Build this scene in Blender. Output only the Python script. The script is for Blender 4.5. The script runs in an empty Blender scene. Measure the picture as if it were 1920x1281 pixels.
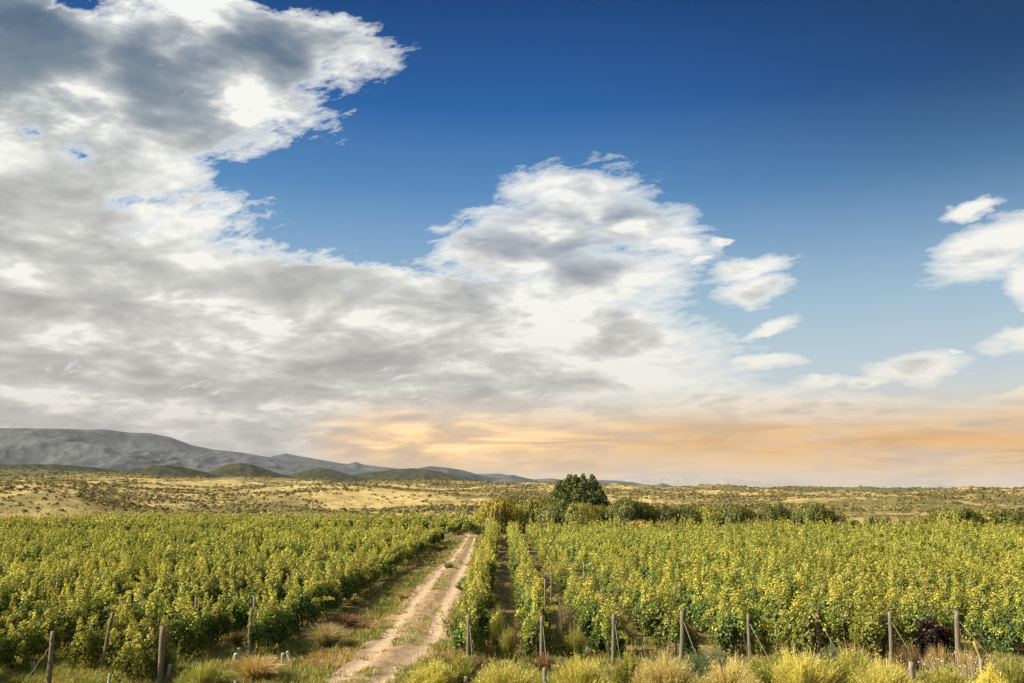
import bpy, math, random
import numpy as np
from mathutils import Vector, Matrix
S = bpy.context.scene
C = S.collection
R = math.radians

# ------------------------------------------------------------------ camera
CAM_H, FPX, PITCH, YAW = 6.0, 1663.0, R(9.6), R(0.62)
cam = bpy.data.cameras.new('camera')
cam.lens = 36.0 * FPX / 1920.0
cam.sensor_width = 36.0
cam.clip_start = 0.5
cam.clip_end = 60000.0
camo = bpy.data.objects.new('camera', cam)
camo.location = (0, 0, CAM_H)
camo.rotation_euler = (math.pi / 2 + PITCH, 0, -YAW)
C.objects.link(camo)
S.camera = camo
SUN_EL, SUN_AZ = R(37), R(-97)          # azimuth measured from +Y towards +X: sun on the left, a little behind


def ray(px, py):
    cx, cy = (px - 960) / FPX, (640.5 - py) / FPX
    d = Vector((cx, math.cos(PITCH) - cy * math.sin(PITCH), math.sin(PITCH) + cy * math.cos(PITCH)))
    return (Matrix.Rotation(-YAW, 3, 'Z') @ d).normalized()


def G(px, py, z=0.0):
    d = ray(px, py)
    t = (z - CAM_H) / d.z
    return (d.x * t, d.y * t)


def top_z(px, py, D):
    """height of the point seen at picture position px, py if it stands D metres away"""
    r = ray(px, py)
    return CAM_H + r.z / math.hypot(r.x, r.y) * D


def azel(px, py):
    d = ray(px, py)
    return math.degrees(math.atan2(d.x, d.y)), math.degrees(math.asin(d.z))


def lin(r, g, b):
    f = lambda c: (c / 255 / 12.92) if c / 255 <= 0.04045 else ((c / 255 + 0.055) / 1.055) ** 2.4
    return (f(r), f(g), f(b), 1.0)


# ------------------------------------------------------------------ a small node-writing helper
class NT:
    def __init__(s, tree):
        s.t = tree
        s.n = tree.nodes
        s.l = tree.links

    def put(s, sock, v):
        if v is None:
            return
        if isinstance(v, bpy.types.NodeSocket):
            s.l.new(v, sock)
        else:
            try:
                sock.default_value = v
            except Exception:
                sock.default_value = v[:3]

    def node(s, typ, **kw):
        n = s.n.new(typ)
        for k, v in kw.items():
            setattr(n, k, v)
        return n

    def m(s, op, a, b=None, c=None, clamp=False):
        n = s.node('ShaderNodeMath', operation=op, use_clamp=clamp)
        for i, v in enumerate((a, b, c)):
            s.put(n.inputs[i], v)
        return n.outputs[0]

    def v(s, op, a, b=None):
        n = s.node('ShaderNodeVectorMath', operation=op)
        s.put(n.inputs[0], a)
        if b is not None:
            if op == 'SCALE':
                s.put(n.inputs[3], b)
            else:
                s.put(n.inputs[1], b)
        return n.outputs['Value'] if op in ('LENGTH', 'DOT_PRODUCT', 'DISTANCE') else n.outputs[0]

    def xyz(s, x, y, z):
        n = s.node('ShaderNodeCombineXYZ')
        for i, q in enumerate((x, y, z)):
            s.put(n.inputs[i], q)
        return n.outputs[0]

    def sep(s, v):
        n = s.node('ShaderNodeSeparateXYZ')
        s.put(n.inputs[0], v)
        return n.outputs

    def rng(s, x, a, b, c=0.0, d=1.0, smooth=True):
        n = s.node('ShaderNodeMapRange', interpolation_type='SMOOTHSTEP' if smooth else 'LINEAR')
        for i, q in enumerate((x, a, b, c, d)):
            s.put(n.inputs[i], q)
        return n.outputs[0]

    def mix(s, f, a, b, mode='MIX'):
        n = s.node('ShaderNodeMix', data_type='RGBA', blend_type=mode)
        s.put(n.inputs[0], f)
        s.put(n.inputs[6], a)
        s.put(n.inputs[7], b)
        return n.outputs[2]

    def noise(s, vec, scale, detail=4, rough=0.55, dist=0.0, out=0, lac=2.0):
        n = s.node('ShaderNodeTexNoise')
        s.put(n.inputs['Vector'], vec)
        n.inputs['Scale'].default_value = scale
        n.inputs['Detail'].default_value = detail
        n.inputs['Roughness'].default_value = rough
        n.inputs['Lacunarity'].default_value = lac
        n.inputs['Distortion'].default_value = dist
        return n.outputs[out]

    def ramp(s, x, stops, mode='LINEAR'):
        n = s.node('ShaderNodeValToRGB')
        s.put(n.inputs[0], x)
        cr = n.color_ramp
        cr.interpolation = mode
        while len(cr.elements) < len(stops):
            cr.elements.new(0.5)
        for e, (p, c) in zip(cr.elements, stops):
            e.position = p
            e.color = c
        return n.outputs[0]


def blob(t, AE, cx, cy, rx, ry, rot=0.0, amp=1.0, fall=1.0):
    """soft ellipse on the sky, 'amp' at its heart and below zero outside"""
    a, e = azel(cx, cy)
    k = math.degrees(1.0 / FPX)
    mp = t.node('ShaderNodeMapping', vector_type='TEXTURE')
    t.put(mp.inputs[0], AE)
    mp.inputs[1].default_value = (a, e, 0)
    mp.inputs[2].default_value = (0, 0, R(rot))
    mp.inputs[3].default_value = (rx * k, ry * k, 1)
    sc = mp.outputs[0]
    ln = t.v('LENGTH', sc)
    return t.m('MULTIPLY_ADD', ln, -amp * fall, amp)


def dirparts(t, vec):
    d = t.v('NORMALIZE', vec)
    x, y, z = t.sep(d)
    az = t.m('MULTIPLY', t.m('ARCTAN2', x, y), 180 / math.pi)
    el = t.m('MULTIPLY', t.m('ARCSINE', z), 180 / math.pi)
    return d, x, y, z, az, el


EDGE = [(0, 480), (18, 560), (50, 640), (80, 700), (118, 735), (150, 690), (200, 610), (240, 575), (275, 470),
        (300, 420), (335, 395), (370, 440), (410, 455), (440, 475), (465, 545), (485, 600), (503, 660), (520, 800),
        (535, 1080), (560, 1180), (600, 1300), (640, 1370), (700, 1390), (735, 1440), (760, 1900), (780, 2500)]
PUFFS = [(1055, 415, 150, 70, 10), (1190, 425, 110, 48, -8), (950, 475, 130, 60, 15), (1065, 352, 115, 30, 4),
         (1270, 462, 60, 24, -10), (1110, 525, 170, 60, 0), (1400, 508, 78, 24, 12), (1418, 550, 72, 30, 5),
         (1878, 458, 122, 44, 16), (1825, 403, 62, 10, 10), (1925, 530, 46, 46, 0), (1912, 640, 60, 24, 6),
         (1705, 700, 78, 25, 4), (1630, 726, 34, 13, 2), (1530, 727, 62, 11, 3), (1430, 684, 58, 17, 3),
         (1425, 625, 58, 13, 14), (1905, 742, 60, 10, 2), (1500, 770, 190, 15, 0), (1800, 778, 230, 14, 0), (1330, 455, 20, 10, 0),
         (1320, 488, 22, 8, 10), (1785, 672, 14, 6, 0)]
HOLES = [(60, 243, 20, 10, 10), (146, 282, 16, 15, 0), (262, 374, 34, 9, 15), (150, 8, 60, 20, -20), (238, 4, 50, 14, 10),
         (505, 2, 34, 14, 0), (1170, 748, 110, 10, 2)]


def density_group():
    g = bpy.data.node_groups.new('cloud_density', 'ShaderNodeTree')
    g.interface.new_socket('Dir', in_out='INPUT', socket_type='NodeSocketVector')
    g.interface.new_socket('Density', in_out='OUTPUT', socket_type='NodeSocketFloat')
    t = NT(g)
    gi, go = t.node('NodeGroupInput'), t.node('NodeGroupOutput')
    d, x, y, z, az, el = dirparts(t, gi.outputs[0])
    zz = t.m('ADD', t.m('MAXIMUM', z, 0.0), 0.42)
    P = t.xyz(t.m('DIVIDE', x, zz), t.m('DIVIDE', y, zz), t.m('MULTIPLY', z, 2.0))
    # warping of the outline, coarse and fine
    w = t.v('SCALE', t.v('SUBTRACT', t.noise(P, 4.6, 9, 0.64, out=1), (0.5, 0.5, 0.5)), 6.5)
    w2 = t.v('MULTIPLY', w, (1.0, 0.5, 0))
    AE = t.v('ADD', t.xyz(az, el, 0), w2)
    a2, e2, _ = t.sep(AE)
    fc = t.node('ShaderNodeFloatCurve')
    cm = fc.mapping
    cm.use_clip = False
    pts = sorted((azel(px, py)[1], azel(px, py)[0]) for py, px in EDGE)
    c = cm.curves[0]
    c.points[0].location = (0.0, 1.0)
    c.points[1].location = (1.0, (-20 + 40) / 90)
    for e_, a_ in pts:
        c.points.new(max(0.001, e_ / 45), (a_ + 40) / 90)
    for p in c.points:
        p.handle_type = 'VECTOR'
    cm.update()
    t.put(fc.inputs[1], t.m('MAXIMUM', t.m('DIVIDE', e2, 45.0), 0.0))
    edge_az = t.m('MULTIPLY_ADD', fc.outputs[0], 90.0, -40.0)
    m = t.m('DIVIDE', t.m('SUBTRACT', edge_az, a2), 6.5)
    m = t.m('MINIMUM', t.m('MAXIMUM', m, -1.0), 0.75)
    for (cx, cy, rx, ry, rt) in PUFFS:
        k_ = 1.2 if rx > 105 and cx < 1300 else 0.95
        b = blob(t, AE, cx, cy, rx * k_, ry * (k_ + 0.05), rt, 1.0, 1.0)
        m = t.m('MAXIMUM', m, b)
    # thin the sheet where blue shows through
    for (cx, cy, rx, ry, rt) in HOLES:
        b = t.m('MAXIMUM', blob(t, AE, cx, cy, rx * 2.3, ry * 2.3, rt, 0.72, 1.0), 0.0)
        m = t.m('SUBTRACT', m, b)
    mp = t.node('ShaderNodeMapping', vector_type='TEXTURE')
    t.put(mp.inputs[0], P)
    mp.inputs[2].default_value = (0, 0, R(-24))
    mp.inputs[3].default_value = (1.0, 0.42, 1.0)
    n1 = t.noise(P, 7.6, 8, 0.60, 0.2)
    n2 = t.noise(mp.outputs[0], 12.0, 7, 0.70, 0.35)
    n3 = t.noise(t.v('ADD', P, (-0.03, 0.0, 0.02)), 7.6, 3, 0.60, 0.2)
    n = t.m('ADD', t.m('MULTIPLY', t.m('SUBTRACT', n1, 0.5), 1.5), t.m('MULTIPLY', t.m('SUBTRACT', n2, 0.5), 1.9))
    # the noise eats into the edges most in the high left cloud, less in the small cumulus
    amp = t.m('SUBTRACT', t.rng(a2, -8.0, 4.0, 1.3, 0.74), t.rng(a2, 10.0, 16.0, 0.0, 0.20))
    dens = t.m('ADD', m, t.m('MULTIPLY', n, amp))
    g.interface.new_socket('Rim', in_out='OUTPUT', socket_type='NodeSocketFloat')
    t.put(go.inputs[1], t.m('SUBTRACT', n3, n1))
    t.put(go.inputs[0], dens)
    return g


# ------------------------------------------------------------------ world: hand-graded sky with a trace of Nishita, procedural cloud cover
W = bpy.data.worlds.new('World')
S.world = W
W.use_nodes = True
t = NT(W.node_tree)
t.n.clear()
out = t.node('ShaderNodeOutputWorld')
bg = t.node('ShaderNodeBackground')
SKY_K = 0.10
bg.inputs[1].default_value = SKY_K
t.l.new(bg.outputs[0], out.inputs[0])
tc = t.node('ShaderNodeTexCoord')
Dv = tc.outputs['Generated']
d, x, y, z, az, el = dirparts(t, Dv)
sky = t.node('ShaderNodeTexSky', sky_type='NISHITA', sun_disc=False)
sky.sun_elevation = SUN_EL
sky.sun_rotation = SUN_AZ
sky.air_density = 1.0
sky.dust_density = 0.6
sky.ozone_density = 2.0
# clear-air colour: hand-set gradient with a trace of Nishita, deepened towards the zenith and to the right as a polarised sky is
eln = t.m('DIVIDE', t.m('MAXIMUM', el, 0.0), 40.0)
grade = t.ramp(eln, [(0.0, lin(226, 205, 188)), (0.10, lin(208, 212, 212)), (0.20, lin(188, 205, 216)), (0.26, lin(170, 198, 215)),
                     (0.42, lin(115, 160, 203)), (0.48, lin(84, 140, 194)), (0.61, lin(30, 98, 168)), (0.75, lin(2, 70, 134)),
                     (1.0, lin(0, 44, 92))])
skyn = t.v('SCALE', sky.outputs[0], SKY_K)
lum = t.node('ShaderNodeRGBToBW')
t.put(lum.inputs[0], skyn)
# Nishita brightness modulates the graded colour
modul = t.rng(lum.outputs[0], 0.1, 1.0, 0.92, 1.12, smooth=False)
right = t.m('MULTIPLY', t.rng(az, 2.0, 37.0, 0.0, 1.0), t.rng(el, 11.0, 25.0))
blue = t.v('SCALE', grade, modul)
blue = t.mix(0.01, blue, skyn)
blue = t.v('SCALE', blue, t.m('SUBTRACT', 1.0, t.m('MULTIPLY', right, 0.52)))

grp = density_group()


gn = t.node('ShaderNodeGroup')
gn.node_tree = grp
t.put(gn.inputs[0], Dv)
D0, rim = gn.outputs[0], gn.outputs[1]
alpha = t.rng(D0, -0.18, 0.50, smooth=False)
alpha = t.m('POWER', alpha, 0.7)
zz = t.m('ADD', t.m('MAXIMUM', z, 0.0), 0.16)
P = t.xyz(t.m('DIVIDE', x, zz), t.m('DIVIDE', y, zz), t.m('MULTIPLY', z, 1.5))
wv = t.v('SCALE', t.v('SUBTRACT', t.noise(P, 2.6, 4, 0.55, out=1), (0.5, 0.5, 0.5)), 5.0)
AE = t.v('ADD', t.xyz(az, el, 0), t.v('MULTIPLY', wv, (1.3, 0.6, 0)))
# heavy undersides: centre x, y, radii, turn, strength
SHADE = [(20, 120, 150, 110, -15, 1.0), (300, 118, 150, 66, 12, 0.95), (480, 95, 110, 55, -20, 0.85), (230, 178, 190, 50, 0, 0.8),
         (500, 165, 110, 40, -25, 0.6), (340, 210, 120, 45, -10, 0.55), (40, 410, 150, 62, -4, 0.72), (230, 300, 70, 20, -5, 0.30),
         (250, 520, 230, 44, -6, 0.62), (370, 545, 110, 26, -4, 0.45), (90, 590, 260, 90, 0, 0.50), (420, 690, 330, 60, 0, 0.50), (560, 530, 180, 34, 0, 0.38),
         (700, 590, 260, 60, -3, 0.46), (100, 700, 300, 80, 0, 0.46), (800, 690, 260, 40, -3, 0.45), (420, 735, 160, 26, 0, 0.40),
         (1190, 408, 78, 36, 6, 0.90), (1020, 442, 140, 40, 2, 0.72), (1110, 470, 140, 44, 0, 0.5), (1160, 605, 90, 24, -10, 0.46),
         (1150, 655, 70, 24, 0, 0.42), (1060, 740, 150, 22, -4, 0.34), (1290, 715, 90, 16, -8, 0.4), (1440, 552, 50, 22, 0, 0.36),
         (1860, 470, 120, 26, 10, 0.26), (700, 840, 240, 30, 0, 0.30), (1150, 820, 200, 18, 0, 0.25), (1730, 772, 120, 8, 0, 0.25), (120, 815, 420, 60, 0, 0.30),
         (1720, 706, 60, 10, 4, 0.22), (880, 760, 200, 26, 0, 0.35)]
sh = None
for (cx, cy, rx, ry, rt, am) in SHADE:
    b = t.m('MAXIMUM', blob(t, AE, cx, cy, rx * 1.75, ry * 1.8, rt, 1.0, 1.0), 0.0)
    b = t.m('MULTIPLY', t.rng(b, 0.0, 0.68), am * 0.92)
    sh = b if sh is None else t.m('SMOOTH_MAX', sh, b, 0.22)
bn = t.noise(t.v('ADD', P, (3.0, 9.0, 1.0)), 3.0, 6, 0.5, 0.5)
bn2 = t.noise(t.v('ADD', P, (13.0, 5.0, 1.0)), 9.0, 6, 0.55, 0.4)
lit = t.m('MULTIPLY', rim, 1.3)
mod = t.m('ADD', t.m('MULTIPLY', t.m('SUBTRACT', bn, 0.5), 2.25), t.m('MULTIPLY', t.m('SUBTRACT', bn2, 0.5), 0.7))
thick = t.rng(D0, 0.25, 1.0)
mod = t.m('MULTIPLY', mod, t.m('MULTIPLY_ADD', thick, 0.75, 0.25))
shade = t.m('ADD', t.m('ADD', t.m('MULTIPLY', sh, t.m('MULTIPLY_ADD', bn, 1.9, 0.05)), mod), t.m('ADD', lit, 0.0))
low = t.m('MULTIPLY', t.rng(el, 21.0, 11.0), t.rng(az, 12.0, -6.0))
shade = t.m('ADD', shade, t.m('MULTIPLY_ADD', low, 0.27, -0.05))
shade = t.m('MULTIPLY', shade, t.rng(D0, -0.05, 0.55))
shade = t.m('MULTIPLY', t.m('SUBTRACT', shade, 0.13), t.rng(el, 17.0, 23.0, 1.0, 1.5))
shade = t.m('SUBTRACT', 1.0, t.m('EXPONENT', t.m('MULTIPLY', t.m('MAXIMUM', shade, 0.0), -1.9)))
white = t.v('SCALE', t.ramp(eln, [(0.0, lin(205, 196, 192)), (0.08, lin(222, 216, 210)), (0.16, lin(240, 237, 228)), (0.3, lin(247, 246, 240)),
                     (0.6, lin(248, 248, 242)), (1.0, lin(244, 248, 248))]), 1.0)
grey = t.ramp(eln, [(0.0, lin(168, 164, 164)), (0.2, lin(156, 155, 153)), (0.42, lin(148, 150, 149)), (0.56, lin(108, 128, 144)),
                    (0.66, lin(72, 100, 128)), (1.0, lin(62, 92, 122))])
dk = t.mix(t.rng(az, -10.0, 4.0), grey, t.mix(t.rng(el, 9.0, 18.0), grey, lin(90, 116, 150)))
cloud = t.mix(shade, white, dk)
# sunset colour low on the right of the mountains
streak = t.noise(t.xyz(t.m('MULTIPLY', az, 0.07), t.m('MULTIPLY', el, 0.46), 0), 1.7, 8, 0.6, 0.8)
streak2 = t.noise(t.xyz(t.m('MULTIPLY', az, 0.09), t.m('MULTIPLY', el, 0.62), 4.0), 1.5, 8, 0.58, 0.9)
blw = t.m('MULTIPLY', t.rng(az, -14.5, -7.5), t.rng(el, 7.2, 2.6))
warm = t.m('MULTIPLY', blw, t.rng(streak, 0.34, 0.60, 0.70, 1.0))
orange = t.ramp(t.m('DIVIDE', t.m('MAXIMUM', el, 0.0), 8.0), [(0.0, lin(250, 214, 176)), (0.18, lin(240, 198, 142)), (0.34, lin(234, 180, 108)), (0.5, lin(238, 188, 120)), (0.66, lin(240, 206, 158)), (1.0, lin(246, 228, 198))])
gold = t.mix(t.m('MULTIPLY', t.m('MAXIMUM', blob(t, AE, 860, 822, 420, 66, 0, 1.7, 1.0), 0.0, clamp=True), t.rng(streak, 0.38, 0.64)), orange, (1.45, 0.92, 0.40, 1.0))
gold = t.v('SCALE', gold, t.rng(streak2, 0.36, 0.58, 0.80, 1.06))
sky_c = t.mix(alpha, blue, cloud)
sky_c = t.mix(t.m('MULTIPLY', warm, t.m('SUBTRACT', 1.0, t.m('MULTIPLY', shade, 0.35))), sky_c, gold)
# the part of the sky behind the camera and overhead: same cloud rule, dimmed below the horizon
below = t.rng(el, -3.0, -0.3)
sky_c = t.mix(below, lin(120, 110, 90), sky_c)
SKY_GAIN = 0.466
fin = t.v('SCALE', sky_c, SKY_GAIN / SKY_K)
t.put(bg.inputs[0], fin)
W.cycles.sampling_method = 'MANUAL'
W.cycles.sample_map_resolution = 512

# ------------------------------------------------------------------ sun
sl = bpy.data.lights.new('sun', 'SUN')
sl.energy = 5.0
sl.angle = R(0.5)
sl.color = (1.0, 0.87, 0.62)
so = bpy.data.objects.new('sun', sl)
sd = Vector((math.sin(SUN_AZ) * math.cos(SUN_EL), math.cos(SUN_AZ) * math.cos(SUN_EL), math.sin(SUN_EL)))
so.rotation_euler = sd.to_track_quat('Z', 'Y').to_euler()
so.location = (0, 0, 100)
C.objects.link(so)
S.view_settings.view_transform = 'Standard'
S.view_settings.look = 'None'
S.view_settings.exposure = 1.1
S.view_settings.gamma = 1.0
S.render.film_transparent = False
S.cycles.use_adaptive_sampling = True
S.cycles.adaptive_threshold = 0.01
S.cycles.max_bounces = 6
S.cycles.diffuse_bounces = 3
S.cycles.transmission_bounces = 3
S.cycles.glossy_bounces = 1
S.cycles.volume_bounces = 0

# ------------------------------------------------------------------ numpy noise and mesh helpers
RNG = np.random.default_rng(7)
_perm = np.random.default_rng(3).random((256, 256))


def vnoise(x, y):
    xi, yi = np.floor(x).astype(int), np.floor(y).astype(int)
    fx, fy = x - xi, y - yi
    fx, fy = fx * fx * (3 - 2 * fx), fy * fy * (3 - 2 * fy)
    g = lambda i, j: _perm[i & 255, j & 255]
    return (g(xi, yi) * (1 - fx) * (1 - fy) + g(xi + 1, yi) * fx * (1 - fy) + g(xi, yi + 1) * (1 - fx) * fy + g(xi + 1, yi + 1) * fx * fy)


def fbm(x, y, oct=5, rough=0.5):
    s, a, n = 0.0, 1.0, 0.0
    for i in range(oct):
        s = s + a * vnoise(x * 2 ** i + 17.3 * i, y * 2 ** i + 9.1 * i)
        n += a
        a *= rough
    return s / n


def ridged(x, y, oct=5, rough=0.5):
    s, a, n = 0.0, 1.0, 0.0
    for i in range(oct):
        s = s + a * (1 - np.abs(2 * vnoise(x * 2 ** i + 5.3 * i, y * 2 ** i + 2.1 * i) - 1))
        n += a
        a *= rough
    return s / n


def smooth01(t):
    t = np.clip(t, 0, 1)
    return t * t * (3 - 2 * t)


def mesh_np(name, verts, quads=None, tris=None, tint=None, smooth=False):
    me = bpy.data.meshes.new(name)
    verts = np.asarray(verts, dtype=np.float32).reshape(-1, 3)
    q = np.zeros((0, 4), int) if quads is None else np.asarray(quads, int).reshape(-1, 4)
    tr = np.zeros((0, 3), int) if tris is None else np.asarray(tris, int).reshape(-1, 3)
    me.vertices.add(len(verts))
    me.vertices.foreach_set('co', verts.ravel())
    loops = np.concatenate([q.ravel(), tr.ravel()]).astype(np.int32)
    tot = np.concatenate([np.full(len(q), 4), np.full(len(tr), 3)]).astype(np.int32)
    st = np.concatenate([[0], np.cumsum(tot)[:-1]]).astype(np.int32)
    me.loops.add(len(loops))
    me.loops.foreach_set('vertex_index', loops)
    me.polygons.add(len(tot))
    me.polygons.foreach_set('loop_start', st)
    me.polygons.foreach_set('loop_total', tot)
    if smooth:
        me.polygons.foreach_set('use_smooth', np.ones(len(tot), bool))
    if tint is not None:
        at = me.attributes.new('tint', 'FLOAT_COLOR', 'POINT')
        at.data.foreach_set('color', np.asarray(tint, dtype=np.float32).ravel())
    me.update(calc_edges=True)
    return me


class MB:
    """collects pieces of one mesh"""
    def __init__(s):
        s.V, s.Q, s.T, s.C, s.n = [], [], [], [], 0

    def add(s, v, quads=None, tris=None, tint=(0.5, 0.5, 0.5, 1)):
        v = np.asarray(v, float).reshape(-1, 3)
        if quads is not None and len(quads):
            s.Q.append(np.asarray(quads, int).reshape(-1, 4) + s.n)
        if tris is not None and len(tris):
            s.T.append(np.asarray(tris, int).reshape(-1, 3) + s.n)
        c = np.asarray(tint, float)
        if c.ndim == 1:
            c = np.tile(c, (len(v), 1))
        s.V.append(v)
        s.C.append(c)
        s.n += len(v)
        return s

    def leaves(s, P, N, size, aspect=1.0, tint=None, fold=0.25, rng=RNG, along=None):
        """one folded four-cornered leaf per point"""
        P = np.asarray(P, float)
        n = len(P)
        N = N / np.maximum(np.linalg.norm(N, axis=1, keepdims=True), 1e-6)
        a = rng.normal(size=(n, 3)) if along is None else along + rng.normal(size=(n, 3)) * 0.15
        A = a - N * np.sum(a * N, axis=1, keepdims=True)
        A /= np.maximum(np.linalg.norm(A, axis=1, keepdims=True), 1e-6)
        B = np.cross(N, A)
        sz = np.broadcast_to(np.asarray(size, float).reshape(-1, 1), (n, 1))
        hw = sz * 0.5 * aspect
        v = np.empty((n, 4, 3))
        v[:, 0] = P - A * sz * 0.45
        v[:, 1] = P + B * hw - A * sz * 0.08 + N * sz * fold * 0.5
        v[:, 2] = P + A * sz * 0.55
        v[:, 3] = P - B * hw - A * sz * 0.08 + N * sz * fold * 0.5
        q = np.arange(n * 4).reshape(n, 4)
        if tint is None:
            tint = np.concatenate([rng.random((n, 3)), np.ones((n, 1))], 1)
        s.add(v, q, tint=np.repeat(tint, 4, axis=0))
        return s

    def blades(s, base, tip, width, tint, rng=RNG, bend=0.0):
        """narrow grass blades from base to tip, bent once"""
        base, tip = np.asarray(base, float), np.asarray(tip, float)
        n = len(base)
        d = tip - base
        side = np.cross(d, rng.normal(size=(n, 3)))
        side /= np.maximum(np.linalg.norm(side, axis=1, keepdims=True), 1e-6)
        w = np.broadcast_to(np.asarray(width, float).reshape(-1, 1), (n, 1))
        mid = base + d * 0.55
        mid[:, 2] += np.linalg.norm(d, axis=1) * bend
        v = np.empty((n, 5, 3))
        v[:, 0], v[:, 1] = base - side * w * 0.5, base + side * w * 0.5
        v[:, 2], v[:, 3] = mid + side * w * 0.42, mid - side * w * 0.42
        v[:, 4] = tip
        i = np.arange(n)[:, None] * 5
        s.add(v, i + np.array([[0, 1, 2, 3]]), i + np.array([[3, 2, 4]]), tint=np.repeat(tint, 5, axis=0))
        return s

    def tube(s, pts, radii, seg=8, cap=True, rough=0.0, tint=(0.5, 0.5, 0.5, 1), rng=RNG):
        pts = np.asarray(pts, float)
        m = len(pts)
        radii = np.broadcast_to(np.asarray(radii, float), (m,))
        V = []
        ref = np.array([0.31, 0.93, 0.2])
        for i in range(m):
            d = pts[min(i + 1, m - 1)] - pts[max(i - 1, 0)]
            d = d / max(np.linalg.norm(d), 1e-9)
            a = np.cross(d, ref)
            if np.linalg.norm(a) < 0.05:
                a = np.cross(d, np.array([1.0, 0, 0]))
            a /= np.linalg.norm(a)
            b = np.cross(d, a)
            for k in range(seg):
                an = 2 * math.pi * k / seg
                r = radii[i] * (1 + rough * (rng.random() - 0.5))
                V.append(pts[i] + (a * math.cos(an) + b * math.sin(an)) * r)
        Q = [(i * seg + k, i * seg + (k + 1) % seg, (i + 1) * seg + (k + 1) % seg, (i + 1) * seg + k) for i in range(m - 1) for k in range(seg)]
        T = []
        if cap:
            V.append(pts[0])
            V.append(pts[-1])
            c0, c1 = m * seg, m * seg + 1
            T = [(c0, (k + 1) % seg, k) for k in range(seg)] + [(c1, (m - 1) * seg + k, (m - 1) * seg + (k + 1) % seg) for k in range(seg)]
        return s.add(V, Q, T, tint)

    def mesh(s, name, smooth=False):
        return mesh_np(name, np.concatenate(s.V), np.concatenate(s.Q) if s.Q else None, np.concatenate(s.T) if s.T else None, np.concatenate(s.C), smooth)


def link(name, me, mat, parent=None, loc=(0, 0, 0), rz=0.0):
    o = bpy.data.objects.new(name, me)
    if mat and me is not None and not me.materials:
        me.materials.append(mat)
    o.location = loc
    o.rotation_euler = (0, 0, rz)
    o.parent = parent
    C.objects.link(o)
    return o


def tag(o, label=None, cat=None, group=None, kind=None):
    for k, v in (('label', label), ('category', cat), ('group', group), ('kind', kind)):
        if v:
            o[k] = v
    return o


def thing(name, label, cat, loc=(0, 0, 0), rz=0.0, group=None):
    o = bpy.data.objects.new(name, None)
    o.empty_display_size = 0.3
    o.location = loc
    o.rotation_euler = (0, 0, rz)
    C.objects.link(o)
    return tag(o, label, cat, group)


def copy_thing(src, loc, rz, label=None, group=None, scale=None):
    r = src.copy()
    C.objects.link(r)
    r.location = loc
    r.rotation_euler = (src.rotation_euler[0], src.rotation_euler[1], rz)
    if scale:
        r.scale = scale
    if label:
        r['label'] = label
    if group:
        r['group'] = group
    for ch in src.children:
        c = ch.copy()
        C.objects.link(c)
        c.parent = r
    return r


ORD = ['first', 'second', 'third', 'fourth', 'fifth', 'sixth', 'seventh', 'eighth', 'ninth', 'tenth', 'eleventh', 'twelfth', 'thirteenth',
       'fourteenth', 'fifteenth', 'sixteenth', 'seventeenth', 'eighteenth', 'nineteenth', 'twentieth', 'twenty-first', 'twenty-second', 'twenty-third', 'twenty-fourth', 'twenty-fifth']


# ------------------------------------------------------------------ materials
def material(name):
    m = bpy.data.materials.new(name)
    m.use_nodes = True
    t = NT(m.node_tree)
    t.n.clear()
    out = t.node('ShaderNodeOutputMaterial')
    return m, t, out


def foliage_mat(name, cols, young, trans=0.35, gloss=0.025, patch=0.5, rough=0.45, patch_col=None, patch_scale=0.12):
    """leaf colour runs through cols by the leaf's own tint; young growth and patches turn to the other colour"""
    m, t, out = material(name)
    at = t.node('ShaderNodeAttribute', attribute_name='tint')
    r, g, b = t.sep(at.outputs['Color'])
    oi = t.node('ShaderNodeObjectInfo')
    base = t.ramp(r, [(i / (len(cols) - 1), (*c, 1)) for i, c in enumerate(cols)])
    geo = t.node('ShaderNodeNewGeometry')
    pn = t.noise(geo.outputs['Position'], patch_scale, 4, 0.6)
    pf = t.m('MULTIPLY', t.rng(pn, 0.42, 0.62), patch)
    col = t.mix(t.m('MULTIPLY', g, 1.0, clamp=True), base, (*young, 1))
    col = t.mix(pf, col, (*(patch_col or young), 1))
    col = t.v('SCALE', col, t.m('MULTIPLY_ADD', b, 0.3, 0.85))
    col = t.v('SCALE', col, t.m('MULTIPLY_ADD', oi.outputs['Random'], 0.3, 0.85))
    df = t.node('ShaderNodeBsdfDiffuse')
    t.put(df.inputs[0], col)
    tl = t.node('ShaderNodeBsdfTranslucent')
    t.put(tl.inputs[0], t.v('MULTIPLY', col, (1.15, 1.1, 0.6)))
    ms = t.node('ShaderNodeMixShader')
    ms.inputs[0].default_value = trans
    t.l.new(df.outputs[0], ms.inputs[1])
    t.l.new(tl.outputs[0], ms.inputs[2])
    gl = t.node('ShaderNodeBsdfGlossy')
    gl.inputs['Roughness'].default_value = rough
    m2 = t.node('ShaderNodeMixShader')
    m2.inputs[0].default_value = gloss
    t.l.new(ms.outputs[0], m2.inputs[1])
    t.l.new(gl.outputs[0], m2.inputs[2])
    t.l.new(m2.outputs[0], out.inputs[0])
    return m


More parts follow.
